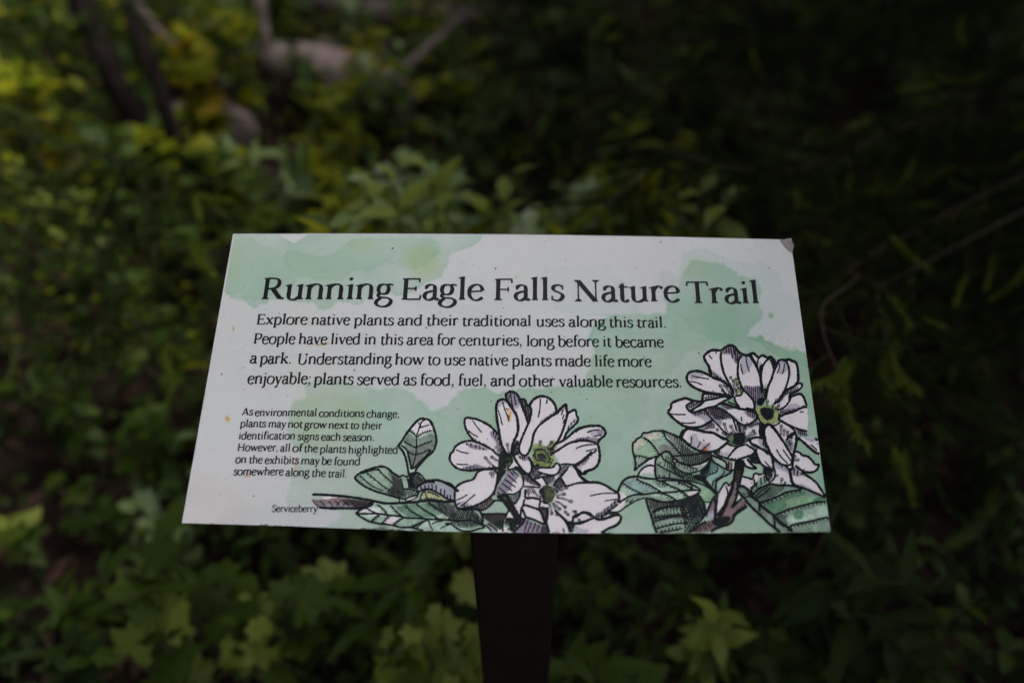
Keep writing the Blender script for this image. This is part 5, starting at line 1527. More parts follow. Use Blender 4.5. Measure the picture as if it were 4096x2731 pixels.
fills, strokes = [], []
for blk in ART: parse(blk)
pig = fbm(40, 60, 4); pig2 = fbm(12, 70, 3)
jx, jy = fbm(14, 80, 2) * 5, fbm(14, 84, 2) * 5
for code, P in fills:
    a = 4 + 4
    x0, y0 = P.min(0) - 8; x1, y1 = P.max(0) + 8
    box = (U > x0) & (U < x1) & (V > y0) & (V < y1)
    if not box.any(): continue
    rr, cc = np.where(box)
    r0, r1, q0, q1 = rr.min(), rr.max() + 1, cc.min(), cc.max() + 1
    sl = (slice(r0, r1), slice(q0, q1))
    hard = code in 'wkORQz'
    k = 0.0 if code in 'kz' else (0.3 if hard else 1.0)
    m = inside(P, U[sl] + jx[sl] * k, V[sl] + jy[sl] * k).astype(float)
    if not m.any(): continue
    c = PAL[code]
    if code in 'wk':
        al = m; rimv = 0
    else:
        if min(m.shape) > 9:
            mb = blur(m, 1); rim = np.clip(mb - blur(m, 4), 0, 1)
        else: mb, rim = m, 0
        al = mb * (0.92 if not hard else (0.75 + 1.2 * pig2[sl]))
        rimv = rim * 0.5
    var = 1 + (0.55 * pig[sl] + 0.25 * pig2[sl]) * (0.12 if code in 'wl' else (0 if code == 'k' else 0.75))
    cc3 = c * (var * (1 - rimv))[..., None] if not np.isscalar(rimv) else c * var[..., None]
    al = np.clip(al, 0, 1)[..., None]
    col[sl] = col[sl] * (1 - al) + cc3 * al
col *= (1 + 0.03 * pig2)[..., None]
col = np.clip(col * 1.15, 0.003, 0.86)

# panel mesh ----------------------------------------------------------------
bR = to_plane([(1879, 2130)])[0]
post_w = 0.086
base = ray(2062, 2731); 
tsign = empty('trail_sign', (0, 0, 0))
tag(tsign, 'white and green nature trail sign with serviceberry drawing on a dark post', 'sign')

paper, t_, b_ = new_mat('printed_panel')
ca = t_.nodes.new('ShaderNodeVertexColor'); ca.layer_name = 'print'
t_.links.new(ca.outputs['Color'], b_.inputs['Base Color'])
b_.inputs['Specular IOR Level'].default_value = 0.45
tc = t_.nodes.new('ShaderNodeTexCoord')
n1 = t_.nodes.new('ShaderNodeTexNoise'); n1.inputs['Scale'].default_value = 9; n1.inputs['Detail'].default_value = 5
t_.links.new(tc.outputs['Object'], n1.inputs['Vector'])
mr = t_.nodes.new('ShaderNodeMapRange'); mr.inputs[1].default_value = 0.3; mr.inputs[2].default_value = 0.75
mr.inputs[3].default_value = 0.18; mr.inputs[4].default_value = 0.30
t_.links.new(n1.outputs['Fac'], mr.inputs[0]); t_.links.new(mr.outputs[0], b_.inputs['Roughness'])
n2 = t_.nodes.new('ShaderNodeTexNoise'); n2.inputs['Scale'].default_value = 650; n2.inputs['Detail'].default_value = 2
t_.links.new(tc.outputs['Object'], n2.inputs['Vector'])
bp = t_.nodes.new('ShaderNodeBump'); bp.inputs['Strength'].default_value = 0.12; bp.inputs['Distance'].default_value = 0.0004
t_.links.new(n2.outputs['Fac'], bp.inputs['Height']); t_.links.new(bp.outputs['Normal'], b_.inputs['Normal'])

me = bpy.data.meshes.new('printed_face')
nv = (NX + 1) * (NY + 1)
co = np.zeros((nv, 3)); co[:, :2] = G.reshape(-1, 2)
# delaminated, slightly lifted upper right corner and dented lower edge
uu, vv = U.reshape(-1), V.reshape(-1)
co[:, 2] += 0.0022 * np.clip(1 - np.hypot(uu - 3163, vv - 961) / 40, 0, 1)
co[:, 2] -= 0.0010 * np.clip(1 - np.hypot(uu - 1525, vv - 2118) / 26, 0, 1)
idx = np.arange(nv).reshape(NY + 1, NX + 1)
quads = np.stack([idx[:-1, :-1], idx[:-1, 1:], idx[1:, 1:], idx[1:, :-1]], -1).reshape(-1, 4)
# chipped corner: leave the outermost cells out
qu, qv = uu[quads].mean(1), vv[quads].mean(1)
me.vertices.add(nv); me.vertices.foreach_set('co', co.ravel())
me.loops.add(quads.size); me.loops.foreach_set('vertex_index', quads.ravel())
me.polygons.add(len(quads)); me.polygons.foreach_set('loop_start', np.arange(len(quads)) * 4)
me.update(calc_edges=True)
att = me.color_attributes.new('print', 'FLOAT_COLOR', 'POINT')
c4 = np.ones((nv, 4)); c4[:, :3] = col.reshape(-1, 3)
att.data.foreach_set('color', c4.ravel())
me.materials.append(paper)
face = bpy.data.objects.new('printed_face', me)
link(face, tsign); face.matrix_local = PM

# backing board, 5 mm thick, a hair smaller than the face and just beneath it
board_m = noise_mat('board_edge', (0.02, 0.019, 0.02), (0.06, 0.055, 0.06), 60, 0.5)
out = np.vstack([bb, tt[::-1]]); out = out[::6]
ctr = out.mean(0); o2 = ctr + (out - ctr) * 0.9985
n = len(o2)
vs = [(x, y, -0.0012) for x, y in o2] + [(x, y, -0.0052) for x, y in o2]
fs = [tuple(range(n)), tuple(range(2 * n - 1, n - 1, -1))] + [(i, (i + 1) % n, n + (i + 1) % n, n + i)[::-1] for i in range(n)]
bo = mesh_obj('board', vs, fs, board_m, tsign); bo.matrix_local = PM

# pale edge strip along the left and upper side of the panel
edge_m = noise_mat('edge_pale', (0.55, 0.56, 0.62), (0.7, 0.7, 0.76), 40, 0.4)


def strip(name, P, w, z, mat):
    Vv, Fc = ribbon(P, np.full(len(P), w))
    return mesh_obj(name, [(x, y, z) for x, y in Vv], Fc, mat)


for P_, w_, s_ in ((G[:, 0], 0.0016, 1), (G[-1], 0.0010, -1)):
    es = strip('pale_edge', P_[::10] if len(P_) % 10 else P_, w_, 0.00009, edge_m)
    es.parent = tsign; es.matrix_local = PM

# ink ---------------------------------------------------------------------
ink_m = noise_mat('black_ink', (0.003, 0.006, 0.008), (0.008, 0.012, 0.015), 30, 0.35, spec=0.16)
ink_t = noise_mat('black_lettering', (0.004, 0.005, 0.007), (0.009, 0.009, 0.012), 30, 0.35, spec=0.20)


class Flat:
    """thin printed shapes on the panel, every stroke on its own level so that no two share a plane"""
    def __init__(s): s.v, s.f, s.n = [], [], 0

    def add(s, P, faces):
        z = 0.00018 + (s.n % 23) * 0.000006
        b = len(s.v); s.n += 1
        s.v += [(p[0], p[1], z) for p in P]
        s.f += [tuple(b + i for i in f) for f in faces]

    def build(s, name, mat, parent):
        o = mesh_obj(name, s.v, s.f, mat, parent)
        if parent is tsign: o.matrix_local = PM
        return o


def clip_ok(P):
    return (P[:, 1] < 2131) & (P[:, 1] > 940)


rj = np.random.RandomState(5)
edgeB = np.interp
be = np.array([(731, 2091), (1070, 2100.5), (1423, 2113.5), (1727, 2123.5), (2055, 2130), (2500, 2132.5), (2800, 2132.5), (3060, 2131), (3323, 2128)])
for region, nm in (((0, 2480), 'left'), ((2480, 5000), 'right')):
    fl = Flat()
    for P, w in strokes:
        cx = P[:, 0].mean()
        if not (region[0] <= cx < region[1]): continue
        lim = np.interp(P[:, 0], be[:, 0], be[:, 1]) - 2
        rx = 3163 + (P[:, 1] - 961) * (160 / 1167.0) - 2
        ok = (P[:, 1] < lim) & (P[:, 0] < rx)
        P = P[ok]
        if len(P) < 2: continue
        wj = w * (1 + 0.16 * rj.randn(len(P)).clip(-1.6, 1.6))
        wj[0] *= 0.6; wj[-1] *= 0.6
        Vv, Fc = ribbon(P + 0.25 * rj.randn(*P.shape), wj)
        fl.add(to_plane(Vv), [f[::-1] for f in Fc])
    o = fl.build('flower_drawing', ink_m, tsign)
    tag(o, 'inked blossom cluster with twig on the left and centre' if nm == 'left' else 'inked blossom cluster and leaves at the right edge')


def set_word(fl, text, xa, xb, y0, size):
    (p0, p1) = to_plane([(xa, y0), (xb, y0)])
    adv = 0; pos = []
    for c in text:
        pos.append(adv); adv += GL[c][0]
    first = {'j': 0}.get(text[0], 25); total = adv - first - 20
    sx = np.linalg.norm(p1 - p0) / total
    ex = (p1 - p0) / np.linalg.norm(p1 - p0)
    for c, px in zip(text, pos):
        for P, Fc in glyph_shapes(c):
            X = (P[:, 0] + px - first) * sx; Y = P[:, 1] * size
            Q = p0 + X[:, None] * ex + Y[:, None] * np.array([0, 1.0])
            fl.add(Q, Fc)


def line_size(x, y, h_px, units):
    a, b = to_plane([(x, y), (x, y - h_px)])
    return abs(b[1] - a[1]) / units


PEN_K, PEN_N = 112.0, 54.0
fl = Flat(); sz = line_size(2000, 1200, 86, 690)
for w_ in TITLE:
    set_word(fl, w_[0], w_[1], w_[2], w_[3], sz)
title_o = tag(fl.build('title_lettering', ink_t, tsign), 'large title line reading Running Eagle Falls Nature Trail')
PEN_K, PEN_N = 124.0, 72.0
fl = Flat(); sz = line_size(1800, 1400, 29.0, 480)
for rrw in BODY:
    for w_ in rrw: set_word(fl, w_[0], w_[1], w_[2], w_[3], sz)
tag(fl.build('paragraph_lettering', ink_t, tsign), 'four line paragraph beneath the title')
PEN_K, PEN_N = 130.0, 92.0
fl = Flat(); sz = line_size(1250, 1750, 20.3, 480)
for rrw in SMALL:
    for w_ in rrw: set_word(fl, w_[0], w_[1], w_[2], w_[3], sz)
tag(fl.build('note_lettering', ink_t, tsign), 'six line note in small type at lower left')
fl = Flat(); sz = line_size(1250, 2040, 18.0, 480)
for w_ in CAPTION: set_word(fl, w_[0], w_[1], w_[2], w_[3], sz)
tag(fl.build('caption_lettering', ink_t, tsign), 'one word caption Serviceberry beside the drawn twig')

# peeling laminate at the upper right corner, chipped spot and grime on the lower edge
peel_m = noise_mat('peeled_laminate', (0.24, 0.21, 0.22), (0.42, 0.38, 0.39), 90, 0.55, bump=0.3)
P = to_plane(Z(2000, 900, 1.68, [(1880, 104), (1952, 99), (1950, 118), (1966, 150), (1961, 190), (1945, 180), (1915, 150)]))
zz = [0.0012, 0.0036, 0.0046, 0.0042, 0.0016, 0.0010, 0.0010]
vs = [(p[0], p[1], z) for p, z in zip(P, zz)] + [(p[0], p[1], z - 0.0006) for p, z in zip(P, zz)]
k = len(P)
fs = [tuple(range(k))[::-1], tuple(range(k, 2 * k))] + [(i, (i + 1) % k, k + (i + 1) % k, k + i) for i in range(k)]
o = mesh_obj('peeled_corner', vs, fs, peel_m, tsign); o.matrix_local = PM
chip_m = noise_mat('chipped_paint', (0.10, 0.10, 0.08), (0.32, 0.36, 0.31), 300, 0.5, bump=0.5)
grime_m = noise_mat('edge_grime', (0.015, 0.013, 0.012), (0.05, 0.042, 0.035), 200, 0.9)
bm = bmesh.new()
for i in range(26):
    u0 = 1525 + rj.randn() * 15; lim = float(np.interp(u0, be[:, 0], be[:, 1]))
    v0 = lim - 3 - abs(rj.randn()) * 7 + abs(u0 - 1525) * 0.2
    c = to_plane([(u0, min(v0, lim + 3))])[0]
    q = [bm.verts.new((c[0] + rj.uniform(-.0022, .0022), c[1] + rj.uniform(-.0014, .0014), 0.0008 + rj.uniform(0, .002))) for _ in range(3)]
    bm.faces.new(q)
me2 = bpy.data.meshes.new('chipped_edge'); bm.to_mesh(me2); bm.free(); me2.materials.append(chip_m)
o = link(bpy.data.objects.new('chipped_edge', me2), tsign); o.matrix_local = PM
fl = Flat()
spans = [(1040, 1070, 3), (1100, 1240, 2.0), (1440, 1620, 3.2), (1650, 1760, 2.4), (2000, 2300, 2.2), (2412, 2440, 3), (2700, 3060, 3.0), (3060, 3318, 3.4)]
for a, b, th in spans:
    x = a
    while x < b:
        L = rj.uniform(3, 16); lim = np.interp([x, x + L], be[:, 0], be[:, 1])
        h = th * rj.uniform(0.3, 1.5)
        fl.add(to_plane([(x, lim[0] - h), (x + L, lim[1] - h * rj.uniform(0.3, 1.2)), (x + L, lim[1] - 0.2), (x, lim[0] - 0.2)]), [(3, 2, 1, 0)])
        x += L * rj.uniform(0.9, 1.5 if th > 2.9 else 2.6)
for i in range(260):                                        # specks of dirt stuck to the print
    u0, v0 = rj.uniform(780, 3300), rj.uniform(950, 2120)
    xl = 935 - (v0 - 937) * 0.1768 + 8; xr = 3163 + (v0 - 961) * 0.137 - 8
    if u0 < xl or u0 > xr: continue
    r = rj.uniform(0.7, 2.1) if i % 9 else rj.uniform(2, 3.6)
    Pd, Fc = disc(u0, v0, r, 6); Pd += rj.randn(*Pd.shape) * r * 0.3
    fl.add(to_plane(Pd), [Fc[0][::-1]])
o = fl.build('dirt_specks', grime_m, tsign); tag(o, kind='stuff')

# post: square steel tube painted dark brown, standing on the ground --------------
post_m = noise_mat('dark_brown_paint', (0.0055, 0.0030, 0.0026), (0.0095, 0.0056, 0.0048), 14, 0.6, bump=0.1, spec=0.12)
pc = to_plane([(2057, 2130)])[0]
edge3 = PO + pc[0] * ux + pc[1] * uy
dpt = -(R.T @ (edge3 - CAM))[2]
d1 = ray(2057, 2150)
py = edge3[1] + 0.012                                        # front face of the post, just behind the lower edge
kx = (py - CAM[1]) / d1[1]
pxc = (CAM + d1 * kx)[0]
pw = 354.0 / F * kx
print('post width', pw, 'at', pxc, py, 'panel bottom z', edge3[2])
pd = pw
zt_f = lambda y: PO[2] + (-(y - PO[1]) * pn[1]) / pn[2] - 0.012      # underside of the panel above y
h = pw / 2
b = 0.004
ring = [(-h + b, 0), (h - b, 0), (h, b), (h, pd - b), (h - b, pd), (-h + b, pd), (-h, pd - b), (-h, b)]
vs = [(pxc + x, py + y, 0.0) for x, y in ring] + [(pxc + x, py + y, zt_f(py + y)) for x, y in ring]
fs = [(i, (i + 1) % 8, 8 + (i + 1) % 8, 8 + i) for i in range(8)] + [tuple(range(7, -1, -1)), tuple(range(8, 16))]
tsign.location = (pxc, py + pd / 2, 0)
loc = Vector(tsign.location)
mesh_obj('post', [(x - loc.x, y - loc.y, z - loc.z) for x, y, z in vs], fs, post_m, tsign)
for ch in tsign.children:
    if ch.name.split('.')[0] != 'post':
        mm = PM.copy(); mm.translation = mm.translation - loc; ch.matrix_local = mm
# mounting plate with bolts between post and panel
def box_verts(x0, x1, y0, y1, z0, z1):
    v = [(x, y, z) for z in (z0, z1) for x, y in ((x0, y0), (x1, y0), (x1, y1), (x0, y1))]
    f = [(3, 2, 1, 0), (4, 5, 6, 7), (0, 1, 5, 4), (1, 2, 6, 5), (2, 3, 7, 6), (3, 0, 4, 7)]
    return v, f
pyl = (edge3 - PO).dot(uy)
v, f = box_verts(pc[0] - h * 1.0, pc[0] + h * 1.0, pyl + 0.012, pyl + 0.20, -0.0118, -0.0056)
o = mesh_obj('mounting_plate', v, f, post_m, tsign); mm = PM.copy(); mm.translation -= loc; o.matrix_local = mm
# ---------------------------------------------------------------------------
# forest floor, fallen wood, trees
# ---------------------------------------------------------------------------
soil_m = noise_mat('leaf_litter', (0.005, 0.0035, 0.003), (0.032, 0.022, 0.017), 7, 0.9, bump=0.6, c3=(0.014, 0.009, 0.007), coord='Object', detail=9, spec=0.03)
rg = np.random.RandomState(21)


def hgt(x, y):
    return 0.04 * math.sin(1.3 * x + 0.7) * math.cos(1.1 * y) + 0.02 * math.sin(3.7 * x + 2.1 * y) + 0.05 * max(0, y - 2.0) + 0.004 * max(0, y - 6) ** 2 * (1 if y < 30 else 0)


def hg(x, y):
    y = min(y, 30)
    return 0.04 * math.sin(1.3 * x + 0.7) * math.cos(1.1 * y) + 0.02 * math.sin(3.7 * x + 2.1 * y) + 0.05 * max(0, y - 2.0) - 0.04


gx = np.concatenate([-np.geomspace(60, 4.2, 14), np.linspace(-4, 4, 70), np.geomspace(4.2, 60, 14)])
gy = np.concatenate([-np.geomspace(40, 0.7, 10), np.linspace(-0.5, 8, 80), np.geomspace(8.3, 80, 14)])
gv = [(x, y, hg(x, y)) for y in gy for x in gx]
nxg = len(gx)
gf = [(j * nxg + i, j * nxg + i + 1, (j + 1) * nxg + i + 1, (j + 1) * nxg + i) for j in range(len(gy) - 1) for i in range(nxg - 1)]
tag(mesh_obj('ground', gv, gf, soil_m, smooth=True), kind='structure')
# the post is sunk a little into the ground
path_m = noise_mat('trail_gravel', (0.10, 0.09, 0.08), (0.22, 0.20, 0.17), 60, 0.95, bump=0.5, detail=9)
pv, pf = [], []
px_ = np.linspace(-9, 9, 37); py_ = np.linspace(-1.9, -0.25, 7)
for y in py_:
    for x in px_: pv.append((x, y + 0.08 * math.sin(x * 1.7), hg(x, y + 0.08 * math.sin(x * 1.7)) + 0.02))
pf = [(j * 37 + i, j * 37 + i + 1, (j + 1) * 37 + i + 1, (j + 1) * 37 + i) for j in range(6) for i in range(36)]
tag(mesh_obj('path', pv, pf, path_m, smooth=True), kind='structure')


def tube(pts, radii, n=7, jit=0.0, rs=None):
    pts = [Vector(p) for p in pts]
    vs, fs = [], []
    for i, p in enumerate(pts):
        t = (pts[min(i + 1, len(pts) - 1)] - pts[max(i - 1, 0)]).normalized()
        a = Vector((0, 0, 1)) if abs(t.z) < 0.9 else Vector((1, 0, 0))
        u = t.cross(a).normalized(); w = t.cross(u)
        for k in range(n):
            an = 2 * math.pi * k / n
            r = radii[i] * (1 + (rs.randn() * jit if rs is not None else 0))
            vs.append(p + (u * math.cos(an) + w * math.sin(an)) * r)
    for i in range(len(pts) - 1):
        for k in range(n):
            fs.append((i * n + k, i * n + (k + 1) % n, (i + 1) * n + (k + 1) % n, (i + 1) * n + k))
    fs.append(tuple(range(n))[::-1]); fs.append(tuple(range((len(pts) - 1) * n, len(pts) * n)))
    return vs, fs


def bez(p0, p1, p2, n=8):
    p0, p1, p2 = Vector(p0), Vector(p1), Vector(p2)
    return [p0 * (1 - t) ** 2 + p1 * 2 * t * (1 - t) + p2 * t * t for t in (i / n for i in range(n + 1))]


# leaf meshes ---------------------------------------------------------------
def leaf_mesh(name, outline, fold=0.25, curl=0.25, mat=None):
    """outline = (t along the midrib 0..1, half width); two halves folded at the midrib, tip curling down"""
    vs, fs = [], []
    for t, w in outline:
        z = -curl * t * t
        vs += [(-w, t, z + w * fold), (0, t, z), (w, t, z + w * fold)]
    for i in range(len(outline) - 1):
        a = 3 * i
        fs += [(a, a + 1, a + 4, a + 3), (a + 1, a + 2, a + 5, a + 4)]
    me = bpy.data.meshes.new(name); me.from_pydata(vs, [], fs); me.update(); me.materials.append(mat)
    me.polygons.foreach_set('use_smooth', [True] * len(fs))
    return me


def lobed_mesh(name, k, mat, deep=0.45, curl=0.2):
    """palmate leaf with k pointed lobes, built as a fan round the stalk"""
    vs = [(0, 0.12, 0.03)]; n = k * 4
    for i in range(n + 1):
        a = math.radians(-140 + 280 * i / n)
        ph = (i / 4.0) % 1.0
        lobe = 1 - abs(2 * ph - 1)
        big = 0.62 + 0.38 * math.cos(a * 0.62)
        r = big * (deep + (1 - deep) * lobe ** 1.2) * (1 + 0.07 * math.sin(i * 2.3))
        x, y = r * math.sin(a) * 0.72, 0.12 + r * math.cos(a) * 0.72
        vs.append((x, y, -curl * (x * x + y * y) + 0.05 * (lobe - 0.5)))
    fs = [(0, i + 1, i) for i in range(1, n + 1)]
    me = bpy.data.meshes.new(name); me.from_pydata(vs, [], fs); me.update(); me.materials.append(mat)
    return me


OV = [(0, 0.01), (0.12, 0.17), (0.3, 0.29), (0.52, 0.30), (0.74, 0.2), (0.9, 0.08), (1, 0.0)]
WI = [(0, 0.01), (0.1, 0.10), (0.28, 0.20), (0.5, 0.205), (0.74, 0.12), (0.9, 0.045), (1, 0.0)]
LA = [(0, 0.01), (0.12, 0.07), (0.32, 0.135), (0.55, 0.13), (0.78, 0.075), (0.92, 0.03), (1, 0.0)]
M_yel = leaf_mat('sunlit_green_leaf', (0.075, 0.115, 0.004), (0.185, 0.185, 0.005), 0.50, rough=0.5, spec=0.12)  # brighter yellow-green; stands for sunlight on leaves in the lit zones
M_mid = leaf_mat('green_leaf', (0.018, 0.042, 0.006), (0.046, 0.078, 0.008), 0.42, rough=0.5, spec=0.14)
M_dark = leaf_mat('dark_green_leaf', (0.007, 0.017, 0.004), (0.020, 0.036, 0.006), 0.35, rough=0.55, spec=0.08)  # darker leaf, also used where shade is put into the leaf colour
M_pale = leaf_mat('pale_grey_green_leaf', (0.070, 0.125, 0.034), (0.140, 0.195, 0.072), 0.30, rough=0.38, spec=0.5)
M_lime = leaf_mat('lime_green_leaf', (0.085, 0.135, 0.018), (0.170, 0.205, 0.030), 0.45, rough=0.5, spec=0.3)
M_gold = leaf_mat('yellow_leaf', (0.20, 0.16, 0.012), (0.28, 0.21, 0.008), 0.5, rough=0.6, spec=0.2)
stem_m = noise_mat('green_brown_stem', (0.030, 0.032, 0.012), (0.070, 0.060, 0.028), 30, 0.6)
twig_m = noise_mat('brown_twig', (0.020, 0.011, 0.007), (0.060, 0.034, 0.021), 40, 0.8, bump=0.2)
bark_m = noise_mat('dark_bark', (0.003, 0.0024, 0.0022), (0.013, 0.010, 0.009), 22, 0.95, bump=0.8, spec=0.03)
grey_m = noise_mat('weathered_wood', (0.10, 0.075, 0.070), (0.34, 0.27, 0.25), 12, 0.85, bump=0.5, c3=(0.20, 0.15, 0.14))
green_twig_m = noise_mat('young_twig', (0.014, 0.013, 0.006), (0.034, 0.026, 0.012), 40, 0.9, spec=0.1)
bark2_m = noise_mat('grey_brown_bark', (0.05, 0.038, 0.034), (0.16, 0.12, 0.11), 30, 0.9, bump=0.5)
LM = {}
for nm, mt in (('yel', M_yel), ('mid', M_mid), ('dark', M_dark), ('pale', M_pale), ('gold', M_gold), ('lime', M_lime)):
    LM['ov', nm] = [leaf_mesh('leaf', OV, f, c, mt) for f, c in ((0.3, 0.15), (0.1, 0.35), (0.45, 0.25))]
    LM['wi', nm] = [leaf_mesh('leaf', WI, f, c, mt) for f, c in ((0.3, 0.15), (0.15, 0.3), (0.45, 0.2))]
    LM['la', nm] = [leaf_mesh('leaf', LA, f, c, mt) for f, c in ((0.35, 0.2), (0.2, 0.45), (0.5, 0.3))]
    LM['pa', nm] = [lobed_mesh('leaf', k, mt, d, c) for k, d, c in ((5, 0.68, 0.15), (5, 0.62, 0.3), (7, 0.76, 0.2))]


def put_leaf(root, kind, tone, p, yaw, pitch, roll, size):
    me = random.choice(LM[kind, tone])
    o = bpy.data.objects.new('leaf', me)
    S.collection.objects.link(o); o.parent = root
    M = Matrix.Rotation(yaw, 4, 'Z') @ Matrix.Rotation(pitch, 4, 'X') @ Matrix.Rotation(roll, 4, 'Y')
    o.matrix_local = Matrix.Translation(p) @ M @ Matrix.Diagonal((size, size, size, 1))
    return o


def spray_plant(name, x, y, h, nst, kind, tone, lsize, spread, label, cat, group=None, per=9, tone2=None, lean=(0, 0), pair=True):
    """upright or arching stems with leaves set along them"""
    z0 = hg(x, y) - 0.01
    root = empty(name, (x, y, z0))
    tag(root, label, cat, group)
    sv, sf = [], []
    for s in range(nst):
        a = random.uniform(0, 2 * math.pi)
        hh = h * random.uniform(0.72, 1.0); r = spread * random.uniform(0.4, 1.0)
        e = Vector((math.cos(a) * r + lean[0], math.sin(a) * r + lean[1], hh))
        b = Vector((math.cos(a) * 0.02, math.sin(a) * 0.02, 0))
        P = bez(b, Vector((e.x * 0.25, e.y * 0.25, hh * 0.75)), e, 7)
        v, f = tube(P, [0.0045 * (1 - 0.75 * i / 7) * (0.6 + h) for i in range(8)], 5)
        o = len(sv); sv += v; sf += [tuple(o + i for i in ff) for ff in f]
        ph = random.uniform(0, 6.28)
        for k in range(per):
            t = 0.28 + 0.72 * (k + random.uniform(-0.2, 0.2)) / (per - 1)
            t = min(1.0, max(0.2, t))
            q = P[0] * (1 - t) ** 2 + Vector((e.x * 0.25, e.y * 0.25, hh * 0.75)) * 2 * t * (1 - t) + e * t * t
            n2 = 2 if pair and k < per - 1 else 1
            for w in range(n2):
                yaw = ph + k * 2.0 + w * math.pi
                if k >= per - 2: pit = random.uniform(0.2, 1.0)
                else: pit = random.uniform(-0.45, 0.35)
                tn = tone2 if (tone2 and random.random() < 0.3) else tone
                put_leaf(root, kind, tn, q, yaw, pit, random.uniform(-0.4, 0.4), lsize * random.uniform(0.7, 1.15) * (0.65 if k == per - 1 else 1))
    mesh_obj('stem', sv, sf, stem_m, root)
    return root


# slender dark trunks at the upper left, thin pale sapling beside them ---------------
def trunk_tree(name, pts, radii, label, mat=bark_m, crown=None, cat='tree'):
    base = Vector(pts[0]); root = empty(name, base); tag(root, label, cat)
    v, f = tube([Vector(p) - base for p in pts], radii, 10, 0.06, rg)
    mesh_obj('trunk', v, f, mat, root, smooth=True)
    return root


def at(u, v, y):
    """world point seen at a photograph pixel, at forward distance y"""
    d = ray(u, v); k = y / d[1]
    return Vector(CAM + d * k)


def crown_mesh(name, root, base, c, rad, n, leaf, mat, seed=0, needles=False):
    """ragged mass of small leaf faces clustered in boughs"""
    r_ = np.random.RandomState(seed)
    nb = max(6, n // 160)
    B = []
    for i in range(nb):
        d = r_.randn(3); d /= np.linalg.norm(d)
        B.append((np.array(c) + d * np.array(rad) * r_.uniform(0.35, 1.0), r_.uniform(0.14, 0.3) * np.mean(rad)))
    vs = np.empty((n * 3, 3)); 
    k = r_.randint(0, nb, n)
    ctr = np.array([B[i][0] for i in k]) + r_.randn(n, 3) * np.array([B[i][1] for i in k])[:, None]
    for j in range(3):
        vs[j::3] = ctr + r_.randn(n, 3) * leaf * (np.array([1, 1, 0.5]))
    vs -= np.array(base)
    me = bpy.data.meshes.new(name)
    me.vertices.add(n * 3); me.vertices.foreach_set('co', vs.ravel())
    me.loops.add(n * 3); me.loops.foreach_set('vertex_index', np.arange(n * 3))
    me.polygons.add(n); me.polygons.foreach_set('loop_start', np.arange(n) * 3)
    me.update(calc_edges=True); me.materials.append(mat)
    o = link(bpy.data.objects.new(name, me), root)
    return o


def foot(p, q, z=None):
    """extend the line q->p down to the ground"""
    d = (p - q); 
    k = (hg(p.x, p.y) - 0.05 - p.z) / d.z if abs(d.z) > 1e-6 else 0
    return p + d * k


a1, a2, a3 = at(590, 570, 2.35), at(430, 260, 2.45), at(325, 0, 2.6)
b0 = Vector((a1.x, a1.y, hg(a1.x, a1.y) - 0.05))
a4 = a3 + (a3 - a2) * 3 + Vector((-0.5, 0.8, 2.6))
t1 = trunk_tree('slender_tree', [b0, a1, a2, a3, a3.lerp(a4, 0.5), a4], [0.050, 0.044, 0.041, 0.040, 0.034, 0.020], 'slender dark leaning tree trunk, left one of the pair at the upper left')
crown_mesh('crown', t1, b0, a4 + Vector((0, 0, 0.1)), (0.8, 0.8, 0.5), 2500, 0.03, M_mid, 3)
c1, c2, c3_ = at(700, 560, 2.3), at(620, 300, 2.45), at(500, 0, 2.7)
b0 = Vector((c1.x, c1.y, hg(c1.x, c1.y) - 0.05))
c4 = c3_ + Vector((0.0, 1.3, 3.2))
t2 = trunk_tree('slender_tree', [b0, c1, c2, c3_, c3_.lerp(c4, 0.5), c4], [0.034, 0.029, 0.028, 0.026, 0.022, 0.012], 'thinner dark tree trunk, right one of the pair at the upper left')
crown_mesh('crown', t2, b0, c4, (0.7, 0.7, 0.5), 2000, 0.03, M_mid, 5)


def wood(name, pts, radii, mat, label, cat, n=8, jit=0.1):
    base = Vector(pts[0])
    v, f = tube([Vector(p) - base for p in pts], radii, n, jit, rg)
    o = mesh_obj(name, v, f, mat, None, smooth=True); o.location = base
    return tag(o, label, cat)


P = [at(520, -20, 3.2), at(580, 60, 3.1), at(640, 130, 3.05), at(700, 180, 3.0), at(780, 190, 3.1)]
wood('dead_branch', P, [0.015, 0.015, 0.014, 0.012, 0.006], bark2_m, 'grey bare branch bending down right of the two dark trunks', 'branch')
P = [at(1035, -30, 3.25), at(1050, 60, 3.25), at(1066, 140, 3.2), at(1078, 215, 3.15)]
P.append(Vector((P[-1].x, P[-1].y, hg(P[-1].x, P[-1].y) - 0.03)))
wood('dead_sapling', P, [0.024, 0.024, 0.022, 0.024, 0.024], grey_m, 'pale grey dead sapling stub at the top edge, left of centre', 'dead sapling')
P = [ground_at(1540, 400, 0.30), ground_at(1600, 290, 0.34), ground_at(1700, 200, 0.38), ground_at(1850, 60, 0.42)]
wood('dead_stick', P, [0.013, 0.015, 0.014, 0.010], bark2_m, 'pale broken stick slanting up from the dark hollow above the sign', 'stick')
P = [ground_at(1000, 600, 0.25), ground_at(1120, 640, 0.25), ground_at(1260, 560, 0.3)]
wood('dead_stick', P, [0.008, 0.012, 0.006], twig_m, 'thin brown twig lying above the left end of the sign', 'stick')
P = [ground_at(1170, 200, 0.2), ground_at(1230, 300, 0.22), ground_at(1310, 400, 0.16), ground_at(1380, 440, 0.1)]
wood('dead_stick', P, [0.014, 0.018, 0.018, 0.008], bark2_m, 'weathered stick leaning on the grey log in the upper middle', 'stick')


